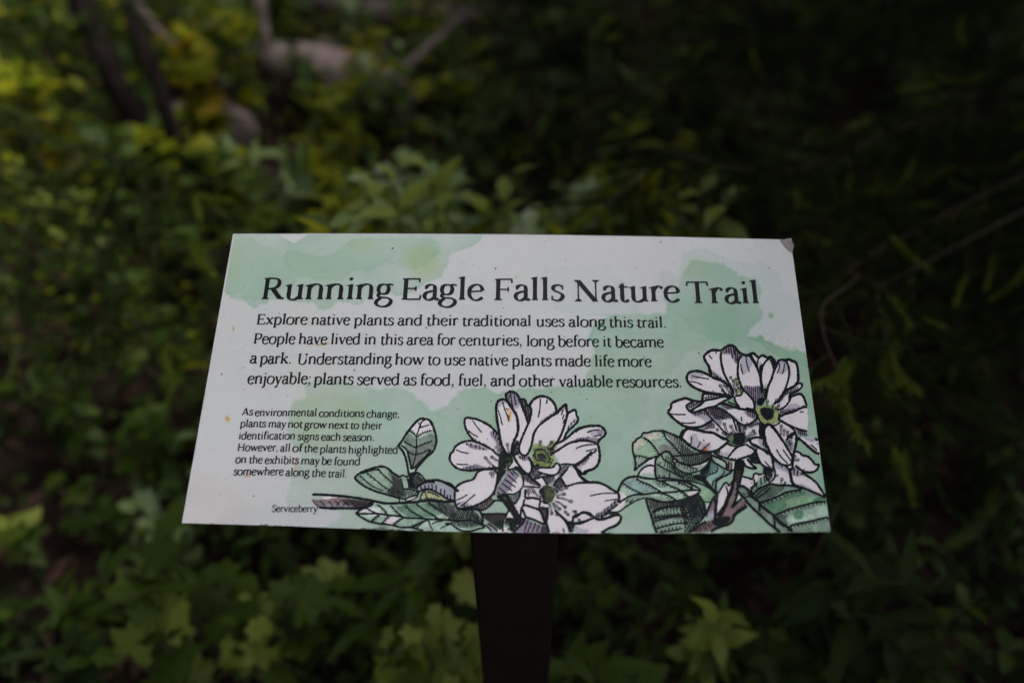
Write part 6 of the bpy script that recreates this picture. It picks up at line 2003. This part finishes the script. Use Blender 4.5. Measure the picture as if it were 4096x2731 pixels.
def rock(name, c, r, label, cat, mat, seed, sub=3):
    bm = bmesh.new(); bmesh.ops.create_icosphere(bm, subdivisions=sub, radius=1.0)
    rs = np.random.RandomState(seed)
    dirs = rs.randn(9, 3); dirs /= np.linalg.norm(dirs, axis=1)[:, None]; off = rs.uniform(0.62, 0.95, 9)
    for v in bm.verts:
        p = np.array(v.co)
        for d, o in zip(dirs, off):
            q = p.dot(d)
            if q > o: p = p - d * (q - o)
        p = p * np.array(r) + rs.randn(3) * 0.004
        v.co = p * (1 + 0.05 * math.sin(p[0] * 31 + seed) * math.cos(p[1] * 27) + rs.randn() * 0.02)
    me = bpy.data.meshes.new(name); bm.to_mesh(me); bm.free(); me.materials.append(mat)
    o = link(bpy.data.objects.new(name, me)); o.location = c
    return tag(o, label, cat)


rock_m = noise_mat('pinkish_rock', (0.10, 0.072, 0.062), (0.36, 0.275, 0.25), 14, 0.85, bump=0.8, c3=(0.20, 0.155, 0.15))
g = ground_at(820, 480, 0.12); rock('boulder', (g[0], g[1], hg(g[0], g[1]) + 0.03), (0.23, 0.14, 0.12), 'pinkish pale boulder half hidden by leaves beside the two dark trunks', 'rock', rock_m, 4)
g = ground_at(1330, 310, 0.2)
P = [Vector((g[0] - 0.34, g[1] + 0.16, 0.22)), Vector((g[0] - 0.1, g[1] + 0.03, 0.24)), Vector((g[0] + 0.16, g[1] - 0.05, 0.2)), Vector((g[0] + 0.36, g[1] - 0.12, 0.14))]
wood('fallen_log', P, [0.07, 0.09, 0.10, 0.05], grey_m, 'weathered grey log end in the dark hollow above the sign', 'log', n=14, jit=0.06)
g = ground_at(1560, 60, 0.25)
P = [Vector((g[0] - 0.7, g[1] + 0.3, 0.28)), Vector((g[0], g[1], 0.25)), Vector((g[0] + 0.5, g[1] + 0.1, 0.2))]
wood('fallen_log', P, [0.06, 0.065, 0.05], bark2_m, 'long fallen log lying at the top edge above the sign', 'log', n=12, jit=0.08)
g = ground_at(3020, 545, 0.72)
g = ground_at(1500, 230, 0.0); rock('boulder', (g[0] - 0.1, g[1], hg(g[0], g[1]) + 0.03), (0.2, 0.14, 0.08), 'low brown-grey stone behind the slanting stick', 'rock', rock_m, 9, 2)

# scattered dead leaves and needles: nobody could count them
lit_m = leaf_mat('dead_leaf', (0.018, 0.010, 0.007), (0.075, 0.045, 0.032), 0.1, rough=0.8, spec=0.06)
n = 9000
xs, ys = rg.uniform(-3.2, 3.2, n), rg.uniform(-0.2, 6.0, n)
c = np.stack([xs, ys, [hg(a, b) + 0.012 for a, b in zip(xs, ys)]], 1)
v = np.repeat(c, 4, 0)
ang = rg.uniform(0, 6.28, n); L = rg.uniform(0.012, 0.04, n); Wd = L * rg.uniform(0.25, 0.6, n)
dx = np.stack([np.cos(ang), np.sin(ang), rg.uniform(-.3, .3, n)], 1) * L[:, None]; dy = np.stack([-np.sin(ang), np.cos(ang), rg.uniform(-.3, .3, n)], 1) * Wd[:, None]
v[0::4] -= dx; v[1::4] += dy; v[2::4] += dx; v[3::4] -= dy
me = bpy.data.meshes.new('leaf_litter'); me.from_pydata(v.tolist(), [], np.arange(4 * n).reshape(-1, 4).tolist()); me.update(); me.materials.append(lit_m)
tag(link(bpy.data.objects.new('leaf_litter', me)), kind='stuff')

# ---------------------------------------------------------------------------
# spruce boughs: brown twigs, needles, pale green new tips
# ---------------------------------------------------------------------------
needle_m = leaf_mat('spruce_needles', (0.010, 0.020, 0.005), (0.024, 0.040, 0.009), 0.12, rough=0.7, spec=0.05)
tip_m = leaf_mat('new_spruce_tip', (0.085, 0.125, 0.014), (0.130, 0.165, 0.020), 0.4, rough=0.6, spec=0.2)


def needle_sprig(name, L, n, nl, mat, tw=0.0022, droop=0.1, seed=0, nw=0.0014):
    rs = np.random.RandomState(seed); vs, fs = [], []
    if tw:
        v, f = tube([(0, 0, 0), (0, L * 0.5, -droop * L * 0.3), (0, L, -droop * L)], [tw, tw * 0.7, tw * 0.3], 4); vs += v; fs += f
    for i in range(n):
        t = (i + 0.5) / n; y = L * t; z = -droop * L * t * t
        a = rs.uniform(0, 6.28); b = rs.uniform(0.5, 0.9)
        d = Vector((math.cos(a) * math.sin(b), math.cos(b), math.sin(a) * math.sin(b))) * nl * (1 - 0.35 * t) * rs.uniform(0.8, 1.15)
        w = Vector((math.sin(a), 0, -math.cos(a))) * nw
        p = Vector((0, y, z)); o = len(vs)
        vs += [p - w, p + w, p + d]; fs.append((o, o + 1, o + 2))
    me = bpy.data.meshes.new(name); me.from_pydata([tuple(q) for q in vs], [], fs); me.update(); me.materials.append(mat)
    return me


SPR = [needle_sprig('sprig', 0.13, 170, 0.024, needle_m, 0.002, d, i) for i, d in enumerate((0.1, 0.35, 0.2))]
TIP = [needle_sprig('new_tip', 0.065, 110, 0.018, tip_m, 0.0015, d, 10 + i) for i, d in enumerate((0.2, 0.6))]


def look(d, roll):
    q = Vector(d).normalized().to_track_quat('Y', 'Z').to_matrix().to_4x4()
    return q @ Matrix.Rotation(roll, 4, 'Y')


def bough(root, base, P, r0, tips=0.25, dens=0.055, side=0.22, mat=twig_m, n_end=3, core=True):
    """one branch: a woody part with sprigs of needles as its sub-parts"""
    sm = [Vector(p) for p in smooth_pts([tuple(p) for p in P], step=0.05)]
    v, f = tube([p - base for p in sm], [r0 * (1 - 0.8 * i / (len(sm) - 1)) for i in range(len(sm))], 6)
    L = sum((sm[i + 1] - sm[i]).length for i in range(len(sm) - 1))
    nn = int(L / dens); place = []; v2, f2 = [], []
    for i in range(nn):
        t = (i + 0.5) / nn; k = min(int(t * (len(sm) - 1)), len(sm) - 2)
        p = sm[k].lerp(sm[k + 1], t * (len(sm) - 1) - k); d = (sm[k + 1] - sm[k]).normalized()
        s = 1 if i % 2 else -1
        if core and t < (0.92 if core is True else core):
            for _ in range(2): place.append((p, d + Vector((random.uniform(-.5, .5), random.uniform(-.5, .5), random.uniform(-.4, .4))), random.choice(SPR), random.uniform(0.7, 1.0)))
        sd = d.cross(Vector((0, 0, 1))).normalized() * s
        ln = side * (1 - 0.6 * t) * random.uniform(0.5, 1.1)
        e = p + (d * 0.7 + sd * 0.8 + Vector((0, 0, random.uniform(-0.55, 0.1)))).normalized() * ln
        vv, ff = tube([p - base, (p + e) / 2 - base + Vector((0, 0, 0.008)), e - base], [0.0022, 0.0017, 0.001], 4)
        o = len(v2); v2 += vv; f2 += [tuple(o + q for q in g_) for g_ in ff]
        m_ = max(2, int(ln / 0.04))
        for q in range(m_):
            pp = p.lerp(e, (q + 0.35) / m_)
            dd = (e - p).normalized() + Vector((random.uniform(-.5, .5), random.uniform(-.5, .5), random.uniform(-.5, .2)))
            place.append((pp, dd, random.choice(SPR), random.uniform(0.7, 1.05)))
        if random.random() < tips:
            place.append((e, (e - p).normalized() + Vector((random.uniform(-.3, .3), random.uniform(-.3, .3), -0.35)), random.choice(TIP), random.uniform(0.8, 1.3)))
    b = mesh_obj('branch', v, f, mat, root)
    tag(mesh_obj('side_twigs', v2, f2, green_twig_m, b), kind='stuff')
    for _ in range(n_end):
        place.append((sm[-1] + Vector((random.uniform(-.015, .015),) * 3), (sm[-1] - sm[-3]).normalized() + Vector((random.uniform(-.7, .7), random.uniform(-.5, .5), random.uniform(-.5, 0))), random.choice(TIP), random.uniform(1.1, 1.5)))
    for pp, dd, me, sc in place:
        o = bpy.data.objects.new('needle_sprig' if me in SPR else 'new_tip', me)
        S.collection.objects.link(o); o.parent = b
        o.matrix_local = Matrix.Translation(pp - base) @ look(dd, random.uniform(0, 6.28)) @ Matrix.Scale(sc, 4)
    return b


def pt(u, v, dist):
    """world point seen at a photograph pixel, at view depth dist"""
    return Vector(CAM + ray(u, v) * dist)


SB = Vector((2.35, 1.75, hg(2.35, 1.75) - 0.05))
spruce = empty('spruce_tree', SB); tag(spruce, 'dark spruce reaching in from the right with drooping boughs and pale green new tips', 'tree')
v, f = tube([(0, 0, 0), (0.02, 0, 1.5), (0.0, 0.05, 3.2), (0.05, 0.05, 5.0)], [0.13, 0.11, 0.08, 0.03], 12, 0.05, rg)
mesh_obj('trunk', v, f, bark_m, spruce, smooth=True)
TR = lambda z: SB + Vector((0, 0, z))
BO = [
 ([TR(1.25), pt(3700, 900, 1.6), pt(3420, 1120, 1.25), pt(3280, 1250, 1.15), pt(3350, 1480, 1.05)], 0.010, 0.5),
 ([TR(1.2), pt(3800, 1000, 1.5), pt(3520, 1150, 1.3), pt(3560, 1400, 1.2)], 0.010, 0.5),
 ([TR(1.45), pt(3500, 560, 1.75), pt(3000, 680, 1.5), pt(2700, 620, 1.45), pt(2420, 820, 1.3)], 0.010, 0.6),
 ([TR(1.7), pt(3500, 120, 2.1), pt(2900, 100, 2.0), pt(2450, 80, 2.0)], 0.010, 0.4),
 ([TR(1.0), pt(3900, 1350, 1.45), pt(3650, 1550, 1.3), pt(3560, 1800, 1.2)], 0.009, 0.15),
 ([TR(0.9), pt(4000, 1250, 1.5), pt(3760, 1400, 1.4), pt(3700, 1680, 1.35)], 0.008, 0.1),
 ([TR(1.35), pt(3900, 700, 1.8), pt(3500, 850, 1.55), pt(3300, 900, 1.4), pt(3150, 1020, 1.35)], 0.009, 0.3),
 ([TR(1.3), pt(4100, 500, 2.0), pt(3750, 620, 1.8), pt(3500, 760, 1.7)], 0.009, 0.1),
 ([TR(1.75), pt(3900, 20, 2.4), pt(3300, 150, 2.2), pt(2800, 260, 2.0), pt(2600, 420, 1.9)], 0.009, 0.35),
 ([TR(1.1), pt(4050, 900, 1.9), pt(3800, 1050, 1.7), pt(3620, 1180, 1.6)], 0.009, 0.1),
 ([TR(1.9), pt(3700, -150, 2.5), pt(3100, -80, 2.4), pt(2700, -20, 2.4)], 0.010, 0.3),
]
for i_, (P, r0, tp) in enumerate(BO): bough(spruce, SB, P, r0 * (0.6 if i_ < 3 else 0.4), tips=tp, mat=twig_m if i_ < 3 else green_twig_m, core=True if i_ > 1 else 0.6, n_end=3 if i_ in (0, 1, 2, 7) else 1)
# the upper crown, out of the picture: it keeps the sky off everything on the right
crown_mesh('upper_needles', spruce, SB, (SB.x + 0.4, SB.y + 0.0, 2.9), (1.15, 1.7, 0.9), 34000, 0.042, needle_m, 8)
spruce.children[-1]['kind'] = 'stuff'

# spruce bough low on the left
LB = Vector((-2.3, 1.9, hg(-2.3, 1.9) - 0.05))
sp2 = empty('spruce_tree', LB); tag(sp2, 'dark spruce at the left edge with long shaded boughs', 'tree')
v, f = tube([(0, 0, 0), (0.0, 0, 1.5), (0.0, 0.05, 3.0), (0.05, 0.05, 4.0)], [0.10, 0.09, 0.06, 0.02], 12, 0.05, rg)
mesh_obj('trunk', v, f, bark_m, sp2, smooth=True)
TL_ = lambda z: LB + Vector((0, 0, z))
for P, tp in (([TL_(1.45), pt(60, 120, 2.2), pt(350, 60, 2.2), pt(700, -30, 2.3)], 0.1), ([TL_(1.3), pt(100, 520, 2.0), pt(450, 640, 1.8), pt(800, 760, 1.7)], 0.15),
              ([TL_(1.0), pt(200, 900, 1.8), pt(480, 950, 1.6), pt(760, 1010, 1.5)], 0.1), ([TL_(0.9), pt(100, 1200, 1.8), pt(400, 1300, 1.6), pt(640, 1420, 1.45)], 0.05),
              ([TL_(1.2), pt(150, 750, 1.9), pt(500, 800, 1.8), pt(1000, 850, 1.75)], 0.1)):
    bough(sp2, LB, P, 0.005, tips=tp, dens=0.07, mat=green_twig_m)
crown_mesh('upper_needles', sp2, LB, (LB.x + 0.1, LB.y - 0.3, 2.8), (0.9, 1.3, 0.9), 20000, 0.035, needle_m, 18)  # crown above the view, enlarged to put the left side in shade
sp2.children[-1]['kind'] = 'stuff'

# conifers added round the clearing to keep sun and sky light off
for i, (x, y, r, lab) in enumerate(((2.9, 4.5, 0.10, 'added shade conifer behind the spruce, outside the upper right corner'), (2.0, 8.0, 0.12, 'added tall conifer at the back, beyond the slanting stick'),
                                    (-1.2, 8.4, 0.10, 'added tall conifer at the back, beyond the pale grey stub'), (-4.2, 5.4, 0.11, 'added shade conifer behind the upper left corner'), (3.7, 5.9, 0.12, 'added shade conifer at the back right, furthest from the trail'), (5.0, 4.4, 0.12, 'added outermost shade conifer on the right side of the clearing'), (3.9, 3.2, 0.12, 'added shade conifer far out on the right behind the nearest spruce'), (-2.5, 0.1, 0.10, 'added conifer beside the trail left of the viewer, shading the lower left corner'), (2.3, 0.2, 0.11, 'added conifer beside the trail right of the viewer, shading the lower right corner'))):
    z0 = hg(x, y) - 0.05; rt = empty('shade_conifer', (x, y, z0)); tag(rt, lab, 'tree')
    v, f = tube([(0, 0, 0), (0.05, 0, 2.5), (0, 0.1, 6.5)], [r, r * 0.85, r * 0.3], 12, 0.05, rg)
    mesh_obj('trunk', v, f, bark_m, rt, smooth=True)
    crown_mesh('crown', rt, (x, y, z0), (x, y, 3.7), (1.3, 1.3, 2.4), 18000, 0.06, needle_m, 30 + i)

def cover(name, n, xr, yr, mat, size, zr, seed, keep):
    r_ = np.random.RandomState(seed)
    xs, ys = r_.uniform(*xr, n), r_.uniform(*yr, n)
    k = keep(xs, ys, r_); xs, ys = xs[k], ys[k]; n = len(xs)
    c = np.stack([xs, ys, [hg(a, b) for a, b in zip(xs, ys)]], 1); c[:, 2] += r_.uniform(zr[0], zr[1], n)
    a = r_.uniform(0, 6.28, n); L = size * r_.uniform(0.5, 1.2, n); Wd = L * r_.uniform(0.35, 0.6, n)
    dx = np.stack([np.cos(a), np.sin(a), r_.uniform(-.6, .4, n)], 1) * L[:, None]
    dy = np.stack([-np.sin(a), np.cos(a), r_.uniform(-.4, .4, n)], 1) * Wd[:, None]
    v = np.repeat(c, 4, 0); v[1::4] += dx * 0.5 + dy; v[2::4] += dx; v[3::4] += dx * 0.5 - dy
    me = bpy.data.meshes.new(name); me.from_pydata(v.tolist(), [], np.arange(4 * n).reshape(-1, 4).tolist()); me.update(); me.materials.append(mat)
    return tag(link(bpy.data.objects.new(name, me)), kind='stuff')


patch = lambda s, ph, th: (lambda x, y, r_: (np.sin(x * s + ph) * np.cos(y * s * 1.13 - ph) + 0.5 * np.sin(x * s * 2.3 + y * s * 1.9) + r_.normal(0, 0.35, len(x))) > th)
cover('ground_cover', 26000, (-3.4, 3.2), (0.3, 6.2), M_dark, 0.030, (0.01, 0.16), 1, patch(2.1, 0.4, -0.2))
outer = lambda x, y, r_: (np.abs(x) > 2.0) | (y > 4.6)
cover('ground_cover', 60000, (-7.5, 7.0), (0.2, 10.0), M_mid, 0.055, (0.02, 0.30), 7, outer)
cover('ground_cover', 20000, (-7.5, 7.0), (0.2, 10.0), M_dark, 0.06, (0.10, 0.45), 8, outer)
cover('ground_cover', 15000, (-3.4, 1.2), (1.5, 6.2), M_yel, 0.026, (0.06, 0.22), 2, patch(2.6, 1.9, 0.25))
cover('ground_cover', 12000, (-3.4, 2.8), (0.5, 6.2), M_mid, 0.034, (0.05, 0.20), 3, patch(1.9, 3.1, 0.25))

# wood added all round the clearing to block low sky light, one far mass of trunks and dark foliage
rw = np.random.RandomState(77)
fv, ff = [], []
nT, nL = 34, 2600
tri = []
for i in range(nT):
    a = 2 * math.pi * i / nT + rw.uniform(-0.07, 0.07); rr = rw.uniform(7.5, 11.5)
    x, y = rr * math.sin(a), 1.5 + rr * math.cos(a)
    hh = rw.uniform(6.5, 8.5); z0 = hg(x, y) - 0.1
    v, f = tube([(x, y, z0), (x, y, hh * 0.5), (x, y, hh)], [0.14, 0.1, 0.03], 7)
    o = len(fv); fv += [tuple(q) for q in v]; ff += [tuple(o + q for q in g_) for g_ in f]
    z = z0 + 0.4 + (hh - 0.4) * rw.rand(nL) ** 1.3
    rad = 1.75 * (1 - (z - z0) / (hh + 0.6)) ** 0.8 * np.sqrt(rw.rand(nL)); an = rw.uniform(0, 6.28, nL)
    c = np.stack([x + rad * np.cos(an), y + rad * np.sin(an), z - 0.15 * rad], 1)
    tri.append(np.stack([c + rw.randn(nL, 3) * (0.10, 0.10, 0.045) for _ in range(3)], 1))
tri = np.concatenate(tri).reshape(-1, 3)
o = len(fv); fv += tri.tolist(); ff += (o + np.arange(len(tri)).reshape(-1, 3)).tolist()
tag(mesh_obj('forest', fv, ff, needle_m), kind='stuff')
# ---------------------------------------------------------------------------
# plants one by one; u, v = where the photograph shows their tops, h = their height
# ---------------------------------------------------------------------------
def plant_at(u, v, h, *a, **k):
    g = ground_at(u, v, h)
    return spray_plant(a[0], g[0], g[1], h, *a[1:], **k)


# leafy stems right behind the sign
plant_at(1500, 640, 0.84, 'willow_leaved_plant', 9, 'wi', 'lime', 0.100, 0.13, 'bright green pointed-leaved plant directly behind the sign, left of centre', 'plant', per=7, tone2='mid')
plant_at(1680, 760, 0.80, 'willow_leaved_plant', 9, 'wi', 'pale', 0.105, 0.15, 'grey-green glossy pointed-leaved plant just above the sign, right of the bright green one', 'plant', per=7, tone2='mid')
plant_at(1330, 780, 0.78, 'willow_leaved_plant', 6, 'wi', 'yel', 0.11, 0.14, 'green plant with pointed leaves above the first words of the sign title', 'plant', per=7, tone2='pale')
plant_at(1620, 540, 0.60, 'broad_leaved_plant', 6, 'ov', 'pale', 0.095, 0.14, 'pale plant with rounded shiny leaves in the middle above the sign', 'plant', per=6)
plant_at(930, 560, 0.34, 'round_leaved_plant', 5, 'ov', 'yel', 0.07, 0.12, 'yellow-green plant covering the right flank of the pinkish boulder', 'plant', per=6, tone2='pale')
plant_at(740, 600, 0.30, 'round_leaved_plant', 5, 'ov', 'mid', 0.07, 0.12, 'green plant in front of the pinkish boulder', 'plant', per=6, tone2='yel')
plant_at(1250, 470, 0.36, 'round_leaved_plant', 5, 'ov', 'yel', 0.07, 0.12, 'yellow-green plant at the left end of the grey log', 'plant', per=6, tone2='mid')
plant_at(1420, 620, 0.82, 'willow_leaved_plant', 6, 'wi', 'yel', 0.10, 0.12, 'yellow-green leafy plant leaning over the upper edge of the sign near the word Running', 'plant', per=7, tone2='mid', lean=(-0.03, 0))
plant_at(1780, 640, 0.78, 'willow_leaved_plant', 8, 'wi', 'lime', 0.10, 0.15, 'fresh green bushy plant behind the middle of the sign, under the slanting stick', 'plant', per=7, tone2='pale')
plant_at(1900, 700, 0.76, 'willow_leaved_plant', 8, 'wi', 'pale', 0.10, 0.14, 'pale green plant behind the sign between the bushy plant and the leafy plant above Falls', 'plant', per=7, tone2='mid')
plant_at(1560, 760, 0.86, 'willow_leaved_plant', 8, 'wi', 'lime', 0.10, 0.12, 'nearest bright green shoot rising over the upper edge of the sign above Eagle', 'plant', per=7, tone2='pale')
plant_at(1700, 600, 0.84, 'willow_leaved_plant', 7, 'wi', 'lime', 0.09, 0.12, 'tallest fresh green shoot behind the sign, reaching up towards the slanting stick', 'plant', per=9, tone2='yel')
plant_at(2080, 820, 0.74, 'willow_leaved_plant', 5, 'wi', 'mid', 0.10, 0.14, 'green leafy plant above the word Falls', 'plant', per=7, tone2='yel')
plant_at(2900, 520, 0.86, 'aster_plant', 6, 'wi', 'lime', 0.095, 0.07, 'tall lone plant with arching leaves lit bright green, above the right end of the sign', 'plant', per=9, tone2='mid')
plant_at(2800, 800, 0.74, 'aster_plant', 6, 'wi', 'yel', 0.09, 0.10, 'dark green low part of the leafy clump above the word Trail', 'plant', per=6)
# below the sign
plant_at(2900, 2420, 0.42, 'whorled_plant', 2, 'wi', 'lime', 0.072, 0.015, 'star shaped whorl of green leaves under the right half of the sign', 'plant', per=10, tone2='mid')
plant_at(2560, 2600, 0.36, 'broad_leaved_plant', 3, 'ov', 'mid', 0.075, 0.07, 'plant with smooth oval leaves right of the post foot', 'plant', per=5)
plant_at(2350, 2560, 0.40, 'lily_leaved_plant', 3, 'la', 'mid', 0.10, 0.05, 'narrow leaves touching the right side of the post', 'plant', per=5)
plant_at(1750, 2500, 0.40, 'lobed_leaved_plant', 7, 'pa', 'lime', 0.062, 0.08, 'bright yellow-green lobed leaves just left of the post', 'plant', per=4, pair=False)
plant_at(1560, 2680, 0.38, 'lobed_leaved_plant', 7, 'pa', 'lime', 0.058, 0.10, 'cluster of yellow-green lobed leaves at the bottom edge left of the post', 'plant', per=4, pair=False)
plant_at(1500, 2260, 0.40, 'lily_leaved_plant', 4, 'la', 'mid', 0.12, 0.12, 'dark green strap leaved plant under the lower edge of the sign, left of the post', 'plant', per=5)
plant_at(1120, 2210, 0.42, 'lobed_leaved_plant', 3, 'pa', 'mid', 0.085, 0.10, 'green lobed leaves under the caption end of the sign', 'plant', per=4, tone2='lime', pair=False)
plant_at(930, 2330, 0.40, 'lobed_leaved_plant', 4, 'pa', 'lime', 0.060, 0.08, 'yellow-green lobed plant below the lower left corner of the sign', 'plant', per=4, pair=False)
plant_at(480, 1960, 0.55, 'maple_leaved_plant', 3, 'pa', 'mid', 0.120, 0.10, 'large green lobed leaves left of the lower left corner of the sign', 'plant', per=3, pair=False)
plant_at(330, 2250, 0.50, 'maple_leaved_plant', 4, 'pa', 'mid', 0.085, 0.12, 'green lobed plant low in the left corner under the big lobed leaves', 'plant', per=4, tone2='lime', pair=False)
plant_at(700, 1010, 0.72, 'yellow_tipped_plant', 2, 'la', 'yel', 0.07, 0.05, 'small yellow-green shoot in the dark beside the upper left corner of the sign', 'plant', per=4, tone2='gold')
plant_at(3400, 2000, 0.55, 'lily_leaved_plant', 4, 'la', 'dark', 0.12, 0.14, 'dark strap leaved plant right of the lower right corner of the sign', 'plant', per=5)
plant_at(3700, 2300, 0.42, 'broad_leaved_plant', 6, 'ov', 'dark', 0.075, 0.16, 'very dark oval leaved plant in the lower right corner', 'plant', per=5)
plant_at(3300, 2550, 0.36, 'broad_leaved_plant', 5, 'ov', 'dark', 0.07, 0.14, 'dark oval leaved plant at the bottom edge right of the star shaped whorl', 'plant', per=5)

# undergrowth scattered over the ground, zone by zone
rp = random.Random(99)
post_xy = (tsign.location.x, tsign.location.y)
placed = []


def free(x, y, d):
    if abs(x - post_xy[0]) < 0.12 and abs(y - post_xy[1]) < 0.14: return False
    for a, b, c in placed:
        if (a - x) ** 2 + (b - y) ** 2 < (d * 0.5 + c * 0.5) ** 2: return False
    return True


ZONES = [
 ((-1.5, -0.12), (0.35, 1.0), 120, 'low undergrowth below the left half of the sign', 0.20, 0.34, 0.12),
 ((0.12, 1.5), (0.35, 1.05), 110, 'low shaded undergrowth below the right half of the sign', 0.18, 0.32, 0.12),
 ((-1.6, -0.55), (0.85, 2.1), 60, 'undergrowth in the shade left of the sign', 0.26, 0.5, 0.15),
 ((0.6, 2.0), (0.9, 2.2), 40, 'dark undergrowth right of the sign', 0.24, 0.45, 0.16),
 ((-0.8, 0.7), (0.98, 2.1), 80, 'undergrowth just behind the sign', 0.28, 0.56, 0.13),
 ((-2.6, -0.2), (2.1, 3.7), 170, 'sunlit undergrowth round the trunks at the upper left', 0.3, 0.6, 0.16),
 ((-0.2, 2.2), (2.1, 3.7), 90, 'shaded undergrowth beyond the spruce boughs', 0.26, 0.55, 0.17),
 ((-3.2, 2.8), (3.7, 5.8), 170, 'distant undergrowth along the top of the view', 0.3, 0.75, 0.22),
]
MARKS = [((520, 300), 'dark trunks'), ((830, 440), 'pinkish boulder'), ((1330, 330), 'grey log end'), ((1600, 260), 'slanting broken stick'),
         ((1060, 90), 'pale grey sapling stub'), ((935, 940), 'sign\'s top left'), ((3163, 960), 'sign\'s top right'), ((731, 2090), 'sign\'s lower left'),
         ((3323, 2128), 'sign\'s lower right'), ((2050, 2450), 'dark post'), ((2900, 2430), 'star shaped whorl'), ((2900, 520), 'tall lone plant'),
         ((480, 1960), 'big lobed leaves'), ((3380, 1500), 'drooping spruce tips'), ((1500, 640), 'bright plant behind the sign'), ((2450, 700), 'longest spruce bough'),
         ((1150, 2250), 'leaves under the caption'), ((2300, 60), 'fallen log')]
COL = {'yel': 'yellow-green', 'mid': 'mid green', 'dark': 'dark green', 'pale': 'pale green', 'lime': 'lime green'}
KINDS = (('ov', 'round_leaved_plant', 'round-leaved plant'), ('pa', 'lobed_leaved_plant', 'lobed-leaved plant'), ('la', 'narrow_leaved_plant', 'narrow-leaved plant'))


def pix(p):
    c = (np.array(p) - CAM) @ R
    return W / 2 + F * c[0] / -c[2], H / 2 - F * c[1] / -c[2]


used = set()
look_ = {}


def describe(x, y, h, tone, tx, size):
    u, v = pix((x, y, hg(x, y) + h * 0.8))
    (mu, mv), t = min(MARKS, key=lambda m: (m[0][0] - u) ** 2 + (m[0][1] - v) ** 2)
    du, dv = u - mu, v - mv
    d = math.hypot(du, dv)
    if d < 130: w = 'beside'
    elif abs(du) > 1.8 * abs(dv): w = 'right of' if du > 0 else 'left of'
    elif abs(dv) > 1.8 * abs(du): w = 'below' if dv > 0 else 'above'
    else: w = ('below and ' if dv > 0 else 'above and ') + ('right of' if du > 0 else 'left of')
    far = 'far ' if d > 620 else ('some way ' if d > 360 else 'close ')
    if w == 'beside': far = ''
    lab = '%s %s %s %s%s the %s' % (size, COL[tone], tx, far, w.replace('below and ', 'below-').replace('above and ', 'above-'), t)
    if lab in used:                                       # say it in finer words
        for extra in ('at the left edge' if u < 350 else '', 'at the top edge' if v < 150 else '', 'at the bottom edge' if v > 2500 else '', 'at the right edge' if u > 3750 else ''):
            if extra and lab + ' ' + extra not in used: lab = lab + ' ' + extra; break
        else:
            for a in ('dense', 'loose', 'leaning', 'upright', 'spreading'):
                if a + ' ' + lab not in used: lab = a + ' ' + lab; look_['kind'] = a; break
    lab = ' '.join(lab.split()[:16]) if len(lab.split()) <= 16 else lab.replace('some way ', '').replace('close ', '').replace('far ', '')
    used.add(lab)
    return lab


for (x0, x1), (y0, y1), tries, zone, h0, h1, gap in ZONES:
    for _ in range(tries):
        x, y = rp.uniform(x0, x1), rp.uniform(y0, y1)
        if not free(x, y, gap): continue
        h = rp.uniform(h0, h1)
        if y < 0.95: h = min(h, 0.30 + 0.05 * y)
        kd, nm, tx = KINDS[rp.choices((0, 1, 2), (0.5, 0.3, 0.2))[0]]
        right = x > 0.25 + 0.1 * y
        lit = zone.startswith(('sunlit', 'distant')) or 'just behind' in zone  # lit zones get brighter leaves, shaded ones darker: light put into the colour
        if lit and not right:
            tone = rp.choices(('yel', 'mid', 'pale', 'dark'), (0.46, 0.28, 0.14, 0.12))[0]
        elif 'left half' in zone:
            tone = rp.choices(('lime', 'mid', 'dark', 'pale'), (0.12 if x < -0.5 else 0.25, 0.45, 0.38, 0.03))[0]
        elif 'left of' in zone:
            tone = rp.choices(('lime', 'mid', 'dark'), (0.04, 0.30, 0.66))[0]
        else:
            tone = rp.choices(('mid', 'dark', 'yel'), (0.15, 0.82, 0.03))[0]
        big = rp.uniform(0.85, 1.35) * (1.0 if y < 2 else 1.45)
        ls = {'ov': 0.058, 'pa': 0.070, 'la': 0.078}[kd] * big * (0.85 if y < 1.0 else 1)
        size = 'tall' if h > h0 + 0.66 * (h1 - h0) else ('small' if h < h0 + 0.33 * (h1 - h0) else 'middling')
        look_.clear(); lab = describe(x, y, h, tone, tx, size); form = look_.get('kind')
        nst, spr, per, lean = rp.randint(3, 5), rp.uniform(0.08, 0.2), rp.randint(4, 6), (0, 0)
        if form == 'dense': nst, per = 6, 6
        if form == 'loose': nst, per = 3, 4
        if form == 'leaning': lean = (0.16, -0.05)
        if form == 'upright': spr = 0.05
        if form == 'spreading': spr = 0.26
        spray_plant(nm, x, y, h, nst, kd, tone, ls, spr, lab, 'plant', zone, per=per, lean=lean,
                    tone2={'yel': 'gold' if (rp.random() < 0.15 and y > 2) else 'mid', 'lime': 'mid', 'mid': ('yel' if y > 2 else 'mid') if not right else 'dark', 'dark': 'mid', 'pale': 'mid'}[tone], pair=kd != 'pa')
        placed.append((x, y, gap))
print('objects', len(S.objects), 'plants', len(placed))
